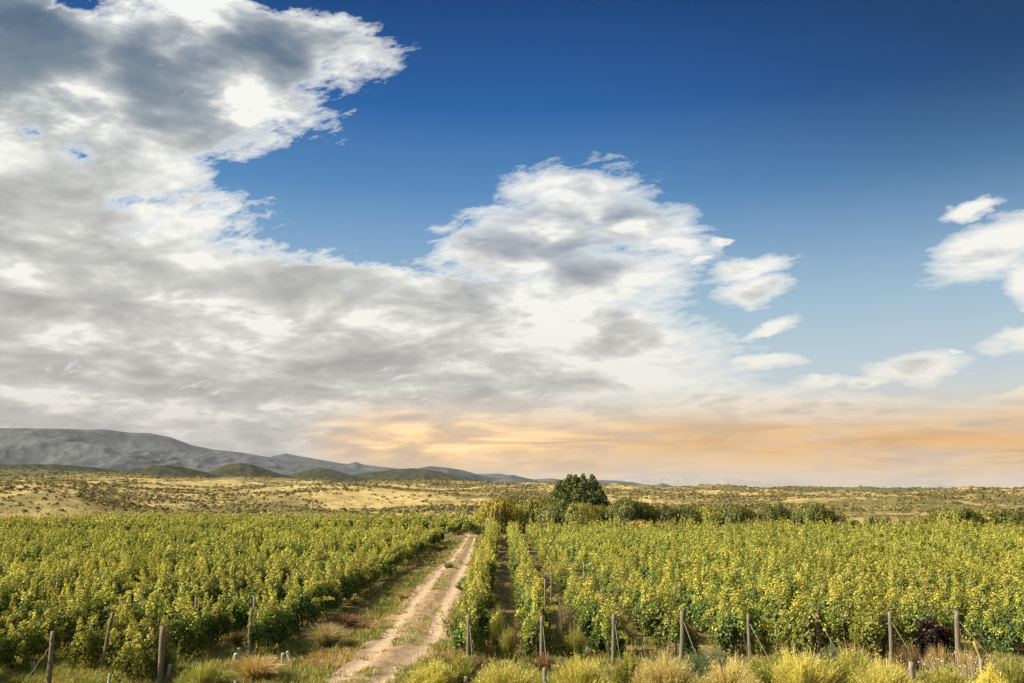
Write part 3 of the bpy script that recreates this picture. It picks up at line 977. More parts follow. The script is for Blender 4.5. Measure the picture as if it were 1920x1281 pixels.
slots = []      # side, row, ordinal, x, y
far_slots = []
for side in ('right', 'left'):
    for k in range(0, 40):
        y0 = row_start(side, k)
        yend = (123.0 - 0.13 * k * ROW_DX) if side == 'right' else 112.0 - 0.06 * k
        n = 0
        y = y0 + VINE_DY * 0.55
        while y < yend:
            n += 1
            x = row_x(side, k, y)
            if in_view(x, y):
                slots.append((math.hypot(x, y), side, k, n, x, y))
            y += VINE_DY
        if side == 'left':
            y = 127.0
            while y < 160 + 0.16 * k * 2.55:
                x = row_x('left', k - 2, y)
                if in_view(x, y, 3):
                    far_slots.append((x, y))
                y += VINE_DY
slots.sort()
NEAR_MAX = 296
GAPRNG = np.random.default_rng(5)
near, rest = [], []
for s_ in slots:
    gap = GAPRNG.random() < 0.08 and s_[3] > 1
    if gap:
        continue
    (near if len(near) < NEAR_MAX else rest).append(s_)
wk = lambda side, k: (1.0, 0.95, 1.05)[k] if side == 'right' and k < 3 else (1.20 if side == 'right' else 1.08)
near.sort(key=lambda q: (q[1], q[2], q[3]))
pr = np.random.default_rng(11)
proto = None
hroll = lambda x, y: float(fbm(np.array([x / 9.0]), np.array([y / 9.0]), 3)[0])
seq = {}
for (_, side, k, n, x, y) in near:
    seq[(side, k)] = seq.get((side, k), 0) + 1
    n = seq[(side, k)]
    i = int(pr.integers(NV))
    red = (side == 'right' and k == 7 and n == 1)
    first = 'frontmost' if n == 1 else ORD[n - 1]
    look = 'dark maroon' if red else 'leafy green'
    lab = f'{look} grapevine, {first} in view in the {ORD[k]} trellis row {side} of the track'
    o = thing('grapevine', lab, 'grapevine', (x + pr.normal(0, 0.05), y + pr.normal(0, 0.06), 0), (math.pi if pr.random() < 0.5 else 0) + pr.normal(0, 0.06),
              f'grapevines on the trellis rows {side} of the track')
    sc = 0.88 + 0.20 * hroll(x, y) + pr.normal(0, 0.09)
    o.scale = (sc * pr.uniform(0.9, 1.15) * wk(side, k), 1.0, sc)
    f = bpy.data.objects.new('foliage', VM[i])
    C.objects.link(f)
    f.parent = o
    if red:
        rm = vine_leaves(MB(), np.random.default_rng(55), 2200, 0.095, 1.2, 1.35, 0.30, 0.25).mesh('red_foliage')
        rm.materials.append(M['vine_red'])
        f.data = rm
        o.location.x -= 0.75
        o.location.y -= 0.35
    tr = bpy.data.objects.new('trunk', VT[i])
    C.objects.link(tr)
    tr.parent = o


def far_field():
    """the vines beyond the nearest three hundred: one mass of rows"""
    lods = {}
    for key, (nl, sz) in {'a': (1500, 0.112), 'b': (950, 0.14), 'c': (560, 0.18)}.items():
        L = []
        for i in range(5):
            mb = MB()
            vine_leaves(mb, np.random.default_rng(300 + i), nl, sz, 1.35, 2.06, 0.34, 0.35)
            L.append((np.concatenate(mb.V), np.concatenate(mb.C)))
        lods[key] = L
    Vs, Cs = [], []
    allp = [(q[4], q[5], wk(q[1], q[2])) for q in rest] + [(*p, 1.15) for p in far_slots if pr.random() > 0.03]
    for (x, y, wd) in allp:
        key = 'a' if y < 72 else ('b' if y < 105 else 'c')
        v, c = lods[key][int(pr.integers(5))]
        sc = 0.88 + 0.20 * hroll(x, y) + pr.normal(0, 0.115)
        fl = 1 if pr.random() < 0.5 else -1
        w = v * np.array([fl * pr.uniform(0.9, 1.15) * sc * wd, fl, sc]) + np.array([x + pr.normal(0, 0.06), y + pr.normal(0, 0.08), 0])
        Vs.append(w.astype(np.float32))
        c = c.copy()
        c[:, 0] = np.clip(c[:, 0] * 0.75 + pr.normal(0.12, 0.16), 0, 1)
        c[:, 1] *= pr.uniform(0.45, 1.25)
        Cs.append(c.astype(np.float32))
    V, Cc = np.concatenate(Vs), np.concatenate(Cs)
    Q = np.arange(len(V)).reshape(-1, 4)
    o = link('distant_vine_rows', mesh_np('distant_vine_rows', V, Q, tint=Cc), M['vine'])
    tag(o, 'mass of yellow-green vine rows filling the far part of both vineyard blocks', kind='stuff')
    print('far vines', len(allp), 'quads', len(Q), 'near', len(near))


far_field()


# ------------------------------------------------------------------ trellis posts, guy wires, stakes, row wires
def post_mesh(h, r, lean=(0, 0), seed=0, seg=12):
    rng = np.random.default_rng(seed)
    mb = MB()
    zs = np.linspace(-0.08, h, 8)
    bow = rng.normal(0, 0.012)
    pts = np.stack([lean[0] * zs / h + bow * np.sin(zs / h * 3.1), lean[1] * zs / h, zs], -1)
    mb.tube(pts, [r * 1.06, r * 1.04, r, r, r * 0.98, r * 0.97, r * 0.96, r * 0.93], seg, rough=0.10, rng=rng)
    return mb


# base pixel, height, radius, lean x, guy wire end (dx, dy) or None, label
POSTS = [
    ((878, 1252), 1.78, 0.085, (0.0, 0.0), (0.22, -1.3), 'dark wooden end post of the vine row beside the dirt track'),
    ((1015, 1254), 1.74, 0.080, (0.03, 0.0), (0.16, -1.3), 'wooden end post of the second row right of the track'),
    ((1150, 1250), 1.78, 0.085, (0.05, 0.0), (0.16, -1.2), 'knotty wooden end post of the third row right of the track'),
    ((1277, 1246), 1.82, 0.095, (0.10, 0.0), (0.45, -1.5), 'stout leaning end post of the fourth row right of the track'),
    ((1407, 1248), 1.74, 0.075, (0.0, 0.0), (0.50, -1.4), 'thin wooden end post of the fifth row right of the track'),
    ((1538, 1240), 1.80, 0.085, (-0.03, 0.0), (0.45, -1.4), 'straight wooden end post of the sixth row right of the track'),
    ((1672, 1248), 1.82, 0.085, (0.06, 0.0), (0.5, -1.3), 'leaf covered end post of the seventh row right of the track'),
    ((1797, 1249), 1.86, 0.105, (0.10, 0.0), (0.85, -1.5), 'thickest leaning end post, last one on the right of the vineyard'),
    ((468, 1240), 1.80, 0.085, (-0.02, 0.0), None, 'mossy end post behind the orange grass tuft left of the track'),
    ((300, 1292), 1.85, 0.105, (-0.03, 0.0), None, 'thick grey-brown end post of the second row left of the track'),
    ((190, 1262), 1.95, 0.080, (0.24, 0.0), None, 'slender post leaning right in the third row left of the track'),
    ((90, 1296), 1.75, 0.085, (0.0, 0.0), (-0.6, -0.9), 'vine wrapped end post at the lower left corner of the field'),
]
for n_, ((px, py), h, r, lean, guy, lab) in enumerate(POSTS):
    r *= 0.86
    x, y = G(px, py)
    o = thing('trellis_post', lab, 'wooden post', (x, y, 0), 0, 'end posts of the vine trellis rows')
    link('post', post_mesh(h, r, lean, n_).mesh('end_post', smooth=True), M['post'], o)
    if guy:
        mb = MB()
        zt = h * 0.80
        lx = lean[0] * 0.8
        a = np.linspace(0, 2 * math.pi, 15)
        mb.tube(np.stack([lx + np.cos(a) * (r * 1.03), np.sin(a) * (r * 1.03), a * 0 + zt], -1), 0.006, 4, cap=False)
        mb.tube([[lx + r * 0.5, -r, zt], [lx + (guy[0] - lx) * 0.5 + 0.02, guy[1] * 0.5, zt * 0.49], [guy[0], guy[1], 0.05]], 0.007, 5)
        link('guy_wire', mb.mesh('guy_wire'), M['wire'], o)
# posts inside the rows, seen in gaps of the leaves
INNER = [((263, 1113), 'left', 'grey row post standing in leaves above the leaning left post'),
         ((367, 1120), 'left', 'grey row post between the second and first left rows, leftmost of two'),
         ((476, 1119), 'left', 'grey row post rising behind the mossy end post'),
         ((108, 1076), 'left', 'grey row post among the vines near the left edge'),
         ((1033, 1053), 'right', 'grey row post left of the thin cluster in the right block'),
         ((1071, 1055), 'right', 'grey row post second from the left in the right block'),
         ((1094, 1056), 'right', 'grey row post third from the left in the right block'),
         ((1153, 1056), 'right', 'grey row post farthest right of the four in the right block'),
         ((1021, 1087), 'right', 'pale short row post in the lane behind the second end post')]
ip = post_mesh(2.08, 0.045, (0.02, 0), 77, 8).mesh('row_post', smooth=True)
for (px, py), side, lab in INNER:
    x, y = G(px, py, 2.06)
    o = link('row_post', ip, M['greypost'], None, (x, y, 0))
    tag(o, lab, 'wooden post', 'small posts inside the vine rows')
# short stakes near the camera
STK = [((875, 1296), 0.42, 0.085, (0, 0), 'greypost', 'short sawn-off stake in front of the post beside the track'),
       ((1021, 1292), 0.62, 0.07, (0, 0), 'greypost', 'short grey stake in front of the second right end post'),
       ((1713, 1306), 0.98, 0.085, (0, 0), 'greypost', 'short sawn-off stake among the yellow shrubs on the right'),
       ((1845, 1304), 1.05, 0.075, (0, 0), 'greypost', 'short grey stake behind the yellow flowers on the right'),
       ((442, 1300), 0.36, 0.08, (0, 0), 'greypost', 'pale cut stake at the bottom edge left of the track'),
       ((1862, 1300), 1.5, 0.04, (-0.46, 0), 'stake', 'thin yellow cane leaning left at the right edge')]
for (px, py), h, r, lean, mk, lab in STK:
    x, y = G(px, py)
    o = link('wooden_stake', post_mesh(h, r, lean, int(px), 10).mesh('stake', smooth=True), M[mk], None, (x, y, 0))
    tag(o, lab, 'stake')
# wires strung along the three front rows on the left and two on the right
for side, k, zz_, lab in (('left', 0, (1.0, 1.45, 1.74), 'three thin wires strung along the first row left of the track'),
                          ('left', 1, (1.0, 1.5, 1.78), 'three thin wires strung along the second row left of the track'),
                          ('left', 2, (1.05, 1.5, 1.88), 'three thin wires strung from the leaning left post'),
                          ('left', 3, (1.05, 1.5, 1.8), 'three thin wires strung along the fourth row left of the track'),
                          ('right', 0, (1.0, 1.5, 1.72), 'three thin wires strung along the vine row beside the track'),
                          ('right', 1, (1.0, 1.5, 1.70), 'three thin wires strung along the second row right of the track')):
    ys = row_start(side, k) - 0.6
    o = thing('trellis_wires', lab, 'wire', (row_x(side, k, ys), ys, 0), 0, 'wires of the vine trellis')
    for z_ in zz_:
        yy = np.linspace(0, 30, 9)
        pts = np.stack([[row_x(side, k, ys + q) - row_x(side, k, ys) for q in yy], yy, z_ - 0.03 * np.sin(yy / 30 * math.pi * 4) ** 2], -1)
        link('wire', MB().tube(pts, 0.0045, 4).mesh('wire'), M['wire'], o)


# ------------------------------------------------------------------ white grow tubes at the feet of young vines
def tube_mesh(h, r, lean, seed):
    rng = np.random.default_rng(seed)
    mb = MB()
    zs = np.linspace(0, h, 5)
    pts = np.stack([lean * zs, 0.03 * np.sin(zs * 8), zs], -1)
    mb.tube(pts, [r, r * 1.04, r * 0.97, r * 1.02, r * 1.08], 9, cap=False, rough=0.12, rng=rng)
    mb.tube(pts * np.array([1, 1, 0.97]) + np.array([0, 0, 0.012]), [r * 0.9] * 5, 9, cap=True, rng=rng)
    return mb.mesh('grow_tube')


TUBES = [((437, 1246), .36, .075, .25, 'squat white grow tube left of the mossy post'), ((447, 1238), .42, .06, .0, 'upright white grow tube just left of the mossy post'),
         ((512, 1258), .42, .055, .2, 'white grow tube half hidden right of the orange grass tuft'), ((527, 1251), .46, .05, .1, 'thin white grow tube between two others by the track verge'),
         ((546, 1246), .44, .055, -.35, 'white grow tube tipped left, nearest the track'), ((60, 1260), .30, .065, .1, 'small white grow tube near the left edge'),
         ((264, 1262), .40, .055, -.25, 'white grow tube leaning left by the thick grey-brown post'), ((202, 1290), .42, .05, .1, 'white grow tube below the leaning left post'),
         ((231, 1262), .25, .06, .3, 'short white grow tube in weeds right of the leaning post'), ((311, 1276), .5, .05, .25, 'tall white grow tube just right of the thick post'),
         ((165, 1227), .36, .06, .2, 'white grow tube behind the wires near the left posts'), ((186, 1222), .4, .06, .1, 'white grow tube touching the leaning left post'),
         ((581, 1214), .22, .05, .1, 'little white grow tube by the tall dry grass'), ((588, 1203), .3, .05, .0, 'white grow tube under the vine by the tall dry grass'),
         ((697, 1112), .4, .08, .1, 'grow tube at the foot of the bushy left row by the verge'), ((715, 1108), .42, .08, -.1, 'pair mate of the grow tube by the verge, nearer the track')]
for n_, ((px, py), h, r, ln, lab) in enumerate(TUBES):
    x, y = G(px, py)
    tag(link('grow_tube', tube_mesh(h, r, ln, n_), M['plastic'], None, (x, y, 0)), lab, 'grow tube', 'white grow tubes round young vines')


# ------------------------------------------------------------------ grass clumps, shrubs and weeds
def tuft(rng, n, rad, h, spread, width, droop=0.1, base=0.12, tintg=0.3):
    a = rng.uniform(0, 2 * math.pi, n)
    rr = rad * base * np.sqrt(rng.random(n)) * 3
    b = np.stack([np.cos(a) * rr, np.sin(a) * rr, np.zeros(n) - 0.02], -1)
    out = spread * rng.random(n) ** 0.7
    hh = h * rng.uniform(0.55, 1.08, n) * (1 - 0.35 * (out / max(spread, 1e-6)) ** 2)
    a2 = a + rng.normal(0, 0.35, n)
    tp = b + np.stack([np.cos(a2) * out * rad, np.sin(a2) * out * rad, hh], -1)
    t_ = np.stack([rng.random(n), rng.random(n) ** 2 * tintg * 2, rng.random(n), np.ones(n)], -1)
    mb = MB()
    mb.blades(b, tp, width * rng.uniform(0.7, 1.3, n), t_, rng, droop)
    return mb


def feather_shrub(rng, rad, h, n=1500, w=0.014, dots=0, flat=0.75):
    """rounded shrub of many fine upright stems with feathery tops"""
    mb = MB()
    a = rng.uniform(0, 2 * math.pi, n)
    q = np.sqrt(rng.random(n))
    lump = 1 + 0.26 * np.sin(a * 3 + rng.uniform(0, 6)) + 0.16 * np.sin(a * 7 + rng.uniform(0, 6))
    ex, ey = np.cos(a) * q * rad * lump, np.sin(a) * q * rad * lump
    ex_ = ex
    ph = rng.uniform(0, 6)
    top = h * np.sqrt(np.maximum(1 - (q * 0.93) ** 2, 0)) ** flat * rng.uniform(0.62, 1.0, n) * (1 + 0.16 * np.sin(a * 4 + q * 7 + ph) + 0.10 * np.sin(ex_ * 9 + ph))
    top *= 1 + 0.30 * (rng.random(n) < 0.05)
    tp = np.stack([ex, ey, top], -1)
    b = np.stack([ex * 0.3, ey * 0.3, top * 0.0 - 0.02], -1)
    start = b + (tp - b) * rng.uniform(0.0, 0.55, n)[:, None]
    t_ = np.stack([rng.random(n), np.clip(top / h - 0.35, 0, 1) * rng.random(n) * 1.2, rng.random(n), np.ones(n)], -1)
    mb.blades(start, tp, w * rng.uniform(0.6, 1.3, n), t_, rng, 0.03)
    # feathery side sprigs on the outer third
    m_ = n * 2
    idx = rng.integers(0, n, m_)
    p0 = b[idx] + (tp[idx] - b[idx]) * rng.uniform(0.55, 1.0, m_)[:, None]
    dv = rng.normal(size=(m_, 3)) * 0.6 + np.array([0, 0, 0.9]) + (tp[idx] * np.array([1, 1, 0])) / rad * 0.5
    dv /= np.linalg.norm(dv, axis=1, keepdims=True)
    mb.blades(p0, p0 + dv * rng.uniform(0.06, 0.16, m_)[:, None], w * 0.9, t_[idx], rng, 0.0)
    fl = None
    if dots:
        idx = rng.integers(0, n, dots)
        p = tp[idx] + rng.normal(size=(dots, 3)) * 0.03
        fl = MB().leaves(p, rng.normal(size=(dots, 3)) + np.array([0, 0, 1]), 0.035, 1.0, None, 0.1, rng)
    return mb, fl


# base pixel, kind, radius, height, material, flowers, name, label, category
SHRUBS = [
    ((945, 1316), 'f', 1.15, 1.02, 'rabbit', 700, 'yellow_shrub', 'rounded bright yellow shrub below the post beside the track'),
    ((1090, 1312), 'f', 0.95, 1.15, 'rabbit', 160, 'yellow_shrub', 'rounded yellow-green shrub between the second and third end posts'),
    ((1245, 1312), 'f', 1.10, 1.20, 'rabbit_pale', 160, 'yellow_shrub', 'broad pale yellow shrub below the stout leaning post'),
    ((1372, 1318), 'f', 1.05, 1.12, 'rabbit_pale', 80, 'dry_shrub', 'straw coloured shrub under the thin fifth end post'),
    ((1500, 1305), 'f', 1.15, 1.22, 'rabbit', 420, 'yellow_shrub', 'large golden shrub under the straight sixth end post'),
    ((1418, 1300), 'f', 0.7, 0.95, 'weed', 120, 'green_shrub', 'green flecked shrub between straw and golden shrubs'),
    ((1600, 1300), 'f', 1.15, 1.15, 'weed', 260, 'green_shrub', 'broad green shrub between the two golden shrubs on the right'),
    ((1665, 1318), 'f', 0.95, 1.10, 'rabbit', 420, 'yellow_shrub', 'yellow shrub left of the sawn-off stake'),
    ((1183, 1290), 'f', 0.55, 1.0, 'weed', 60, 'green_shrub', 'narrow grey-green shrub right of the third end post'),
    ((1330, 1278), 'f', 0.8, 0.95, 'bluegreen', 0, 'green_shrub', 'dull green weed clump right of the stout leaning post'),
    ((1860, 1330), 'f', 0.62, 1.0, 'rabbit', 1300, 'yellow_shrub', 'small shrub covered in deep yellow flowers at the lower right'),
    ((1900, 1306), 'f', 0.9, 1.0, 'weed', 40, 'green_shrub', 'dark green weed clump in the lower right corner'),
    ((1775, 1312), 'f', 0.8, 0.85, 'weed', 160, 'green_shrub', 'low green weeds right of the sawn-off stake'),
    ((812, 1300), 'f', 0.8, 0.85, 'rabbit', 240, 'yellow_shrub', 'yellow-green shrub on the right verge at the picture bottom'),
    ((860, 1288), 'f', 0.7, 0.9, 'weed', 90, 'green_shrub', 'green feathery shrub left of the post beside the track'),
    ((1455, 1283), 'f', 0.7, 0.9, 'weed', 80, 'green_shrub', 'small green shrub right of the thin fifth end post'),
    ((1560, 1268), 'f', 0.7, 0.8, 'bluegreen', 0, 'green_shrub', 'grey-green clump at the foot of the straight sixth post'),
    ((935, 1228), 't', 0.35, 1.75, 'weed', 0, 'tall_weed', 'tall feathery green weed in the lane beside the first row'),
    ((952, 1240), 't', 0.3, 1.2, 'weed', 0, 'tall_weed', 'shorter feathery weed right of the tall one in the lane'),
    ((1062, 1215), 't', 0.45, 1.8, 'palegrass', 0, 'tall_weed', 'tall tan dead weed between the second and third rows'),
    ((1078, 1235), 't', 0.4, 1.1, 'weed', 0, 'tall_weed', 'green weed at the foot of the tall tan dead weed'),
    ((1022, 1262), 't', 0.42, 0.55, 'browngrass', 0, 'dead_weed', 'reddish brown dead weed at the foot of the second post'),
    ((860, 1262), 't', 0.6, 0.6, 'browngrass', 0, 'dead_weed', 'pale dead weed left of the post beside the track'),
    ((905, 1262), 't', 0.4, 0.5, 'browngrass', 0, 'dead_weed', 'dead weed right of the post beside the track'),
    ((875, 1108), 'f', 0.75, 0.75, 'bluegreen', 0, 'green_shrub', 'blue-green bush at the track edge beside the first right row'),
    ((1705, 1262), 'g', 0.55, 1.0, 'browngrass', 0, 'dry_grass', 'brown feathery grass right of the seventh end post'),
    ((1762, 1268), 'g', 0.5, 1.1, 'drygrass', 0, 'dry_grass', 'pale plumed grass left of the thickest post'),
    ((1815, 1272), 'g', 0.45, 1.05, 'drygrass', 0, 'dry_grass', 'pale plumed grass just right of the thickest post'),
    ((480, 1278), 'h', 0.75, 0.85, 'drygrass', 0, 'dry_grass', 'fiery orange dry grass tuft in front of the mossy post'),
    ((612, 1214), 'h', 0.75, 0.95, 'palegrass', 0, 'dry_grass', 'arching pale dry grass beside the left vines'),
    ((648, 1180), 'h', 0.65, 0.7, 'browngrass', 0, 'dry_grass', 'brown dry grass behind the arching pale one'),
    ((300, 1268), 't', 0.5, 0.9, 'weed', 0, 'tall_weed', 'leafy weed behind the thick grey-brown post'),
    ((380, 1300), 'f', 0.9, 0.8, 'weed', 0, 'green_shrub', 'dark leafy weeds right of the thick grey-brown post'),
    ((455, 1212), 'g', 0.6, 0.7, 'browngrass', 0, 'dry_grass', 'brown grass under the vines left of the mossy post'),
    ((748, 1122), 'g', 0.5, 0.4, 'drygrass', 0, 'dry_grass', 'golden grass patch on the left verge of the track'),
    ((842, 1068), 'g', 0.5, 0.75, 'grass', 0, 'green_grass', 'dark green grass clump on the middle strip of the track'),
    ((818, 1032), 'g', 0.8, 0.7, 'drygrass', 0, 'dry_grass', 'rusty grass along the left row far up the verge'),
    ((790, 1290), 'g', 0.5, 0.45, 'drygrass', 0, 'dry_grass', 'yellow grass tuft on the track edge at the bottom'),
]
for n_, ((px, py), kd, rad, h, mk, dots, nm, lab) in enumerate(SHRUBS):
    rng = np.random.default_rng(500 + n_)
    x, y = G(px, py)
    fl = None
    if kd == 'f':
        mb, fl = feather_shrub(rng, rad * 0.94, h * 1.06, int(2100 * rad), 0.016, dots, 0.9)
    elif kd == 't':
        mb, fl = feather_shrub(rng, rad, h, int(1300 * rad), 0.014, 0, 0.35)
    elif kd == 'g':
        mb = tuft(rng, int(900 * rad), rad, h, 0.8, 0.016, 0.12)
    else:
        mb = tuft(rng, int(1500 * rad), rad, h * 1.05, 1.35, 0.013, 0.22, 0.10)
    cat = {'yellow_shrub': 'shrub', 'dry_shrub': 'shrub', 'green_shrub': 'shrub', 'tall_weed': 'weed', 'dead_weed': 'weed', 'dry_grass': 'dry grass', 'green_grass': 'grass'}[nm]
    me = mb.mesh(nm)
    if fl is None:
        tag(link(nm, me, M[mk], None, (x, y, 0)), lab, cat)
    else:
        o = thing(nm, lab, cat, (x, y, 0))
        link('stems', me, M[mk], o)
        link('flowers', fl.mesh('flowers'), M['flower'], o)


def ground_cover():
    """the uncountable grass: short tufts over the verges, lanes and foreground"""
    def dens_track(x, y):
        c, w = track_c(y)
        return np.abs(x - c) / w
    rng = np.random.default_rng(21)
    sets = {'grass': ([], []), 'drygrass': ([], [])}
    # candidate positions, denser near the camera
    n = 95000
    y = 26.5 * (125 / 26.5) ** rng.random(n)
    x = rng.uniform(-1, 1, n) * (0.6 * y + 1) + 0.01 * y
    pn = fbm(x / 1.7, y / 2.6, 4, 0.6)
    s_ = dens_track(x, y)
    c, w = track_c(y)
    verge_l = (x < c - w * 0.9) & (x > -9.3 + 0.018 * (y - 32))
    verge_r = (x > c + w * 0.9) & (x < -0.6)
    fore = (y < 33.5) & (x > -1.5)
    forel = (y < 33.5) & (x < -7)
    lane_r = (x > -0.6) & (y >= 33.5)
    lane_l = (x < -9.0) & (y >= 33.5)
    med = (s_ < 0.26) & ((y < 37.5) & (y > 35.5) | (y > 40) & (y < 45) | (y > 51) & (y < 72) | (y > 88))
    p = np.zeros(n)
    p[verge_l] = np.clip((pn[verge_l] - 0.34) * 5, 0.06, 1)
    p[verge_r] = 0.95
    p[fore] = 0.8
    p[forel] = 0.95
    p[lane_r] = 0.22 * (y[lane_r] < 60)
    p[lane_l] = 0.30 * (y[lane_l] < 50)
    p[s_ < 0.95] = np.clip((pn[s_ < 0.95] - 0.52) * 1.6, 0.02, 0.3) * (1.15 - np.exp(-((s_[s_ < 0.95] - 0.58) / 0.2) ** 2))
    edge_ = (s_ > 0.78) & (s_ < 1.1)
    p[edge_] = np.clip((pn[edge_] - 0.40) * 5, 0.05, 0.9)
    hump = (s_ < 0.24) & ~med
    p[hump] = np.clip((pn[hump] - 0.42) * 4, 0.05, 0.6)
    p[med] = 1.0
    keep = rng.random(n) < p
    x, y, pn, med, verge_l = x[keep], y[keep], pn[keep], med[keep], verge_l[keep]
    dryp = fbm(x / 2.3 + 40, y / 3.1 + 11, 3)
    dry = (dryp + rng.normal(0, 0.06, len(x))) > np.where((x < -7) & (y < 36), 0.68, 0.55)
    for i in range(len(x)):
        k = 'drygrass' if dry[i] else 'grass'
        sets[k][0].append((x[i], y[i]))
    total = 0
    for k, (pts, _) in sets.items():
        pts = np.array(pts)
        m_ = len(pts)
        nb = 16
        dist = np.repeat(pts[:, 1], nb)
        a = rng.uniform(0, 2 * math.pi, m_ * nb)
        b = np.repeat(np.column_stack([pts, np.zeros(m_) - 0.01]), nb, axis=0)
        b[:, 0] += rng.normal(0, 0.07, m_ * nb)
        b[:, 1] += rng.normal(0, 0.07, m_ * nb)
        hh = np.repeat(rng.uniform(0.08, 0.34, m_) * (0.8 if k == 'drygrass' else 1.0), nb) * rng.uniform(0.5, 1.1, m_ * nb)
        tp = b + np.stack([np.cos(a) * hh * 0.55, np.sin(a) * hh * 0.55, hh], -1)
        t_ = np.repeat(np.stack([rng.random(m_), rng.random(m_) ** 2 * 0.6, rng.random(m_), np.ones(m_)], -1), nb, axis=0)
        mb = MB().blades(b, tp, 0.012 + dist * 0.00022, t_, rng, 0.08)
        lab = {'grass': 'short green grass covering verges, lanes and the foreground', 'drygrass': 'thin dry straw grass scattered over verges and foreground'}[k]
        tag(link({'grass': 'verge_grass', 'drygrass': 'straw_grass'}[k], mb.mesh(k), M[k]), lab, kind='stuff')
        total += m_ * nb
    print('blades', total)


ground_cover()

# small white flowers in the weeds on the right
rng = np.random.default_rng(91)
fx, fy = G(1790, 1290)
pp = np.column_stack([rng.normal(fx, 0.9, 130), rng.normal(fy + 0.2, 0.5, 130), rng.uniform(0.55, 0.95, 130)])
mb = MB().leaves(pp, rng.normal(size=(130, 3)) + np.array([0, -0.5, 1]), rng.uniform(0.03, 0.06, 130), 1.0, None, 0.1, rng)
for p in pp[:130]:
    mb.tube([[p[0], p[1], 0], [p[0] + 0.02, p[1], p[2]]], 0.004, 3, cap=False, tint=(0, 0, 0.2, 1), rng=rng)
tag(link('white_wildflowers', mb.mesh('white_wildflowers'), M['whiteflower']), 'scattered small white wildflowers among the weeds on the right', kind='stuff')


# ------------------------------------------------------------------ stones on the track
def stone(seed, s):
    rng = np.random.default_rng(seed)
    import bmesh
    bm = bmesh.new()
    bmesh.ops.create_icosphere(bm, subdivisions=2, radius=1)
    sc = np.array([1, rng.uniform(0.6, 0.9), rng.uniform(0.35, 0.55)]) * s
    ph = rng.uniform(0, 6, 6)
    for v in bm.verts:
        c = v.co
        k = 1 + 0.18 * math.sin(3 * c.x + ph[0]) + 0.15 * math.sin(4 * c.y + ph[1]) + 0.1 * math.sin(7 * c.z + ph[2])
        v.co = Vector((c.x * k * sc[0], c.y * k * sc[1], c.z * k * sc[2]))
    me = bpy.data.meshes.new('stone')
    bm.to_mesh(me)
    bm.free()
    return me


ROCKS = [((735, 1201), .20, 'flat pale rock at the left edge of the dirt track'), ((785, 1194), .14, 'small pale rock on the hump between the ruts'),
         ((722, 1164), .16, 'pale stone in the dry grass left of the track'), ((708, 1242), .11, 'small stone lying in the left rut near the picture bottom'),
         ((760, 1212), .09, 'little stone in the middle of the track right of the flat rock'), ((932, 1112), .22, 'pale stone lying in the lane between the first two right rows'),
         ((600, 1243), .12, 'small stone at the end of the left verge'), ((808, 1188), .12, 'brown stone right of the small pale rock between the ruts'),
         ((802, 1168), .09, 'little stone on the track where the grass strip ends'), ((742, 1256), .10, 'small stone in the right rut at the picture bottom')]
for n_, ((px, py), s, lab) in enumerate(ROCKS):
    x, y = G(px, py)
    tag(link('rock', stone(n_ + 40, s), M['stone'], None, (x, y, s * 0.18 + 0.02), n_ * 1.3), lab, 'rock', 'stones lying on and by the track')


# ------------------------------------------------------------------ willows, trees and bushes beyond the vines
def at_dist(px, D):
    r = ray(px, 960)
    k = D / math.hypot(r.x, r.y)
    return r.x * k, r.y * k


def limbs(rng, h, rad, n, r0):
    mb = MB()
    z = np.linspace(-0.1, h * 0.45, 5)
    b = rng.normal(0, 0.06 * rad, (5, 2)) * np.linspace(0, 1, 5)[:, None]
    pts = np.column_stack([b, z])
    mb.tube(pts, np.linspace(r0, r0 * 0.6, 5), 8, rough=0.2, rng=rng)
    for k in range(n):
        a = 2 * math.pi * k / n + rng.uniform(-0.4, 0.4)
        e = np.array([math.cos(a) * rad * rng.uniform(0.35, 0.75), math.sin(a) * rad * rng.uniform(0.35, 0.75), h * rng.uniform(0.6, 0.88)])
        s_ = pts[rng.integers(1, 5)]
        m_ = (s_ + e) / 2 + np.array([0, 0, 0.08 * h])
        mb.tube([s_, m_, e], [r0 * 0.42, r0 * 0.28, r0 * 0.10], 6, rng=rng)
    return mb


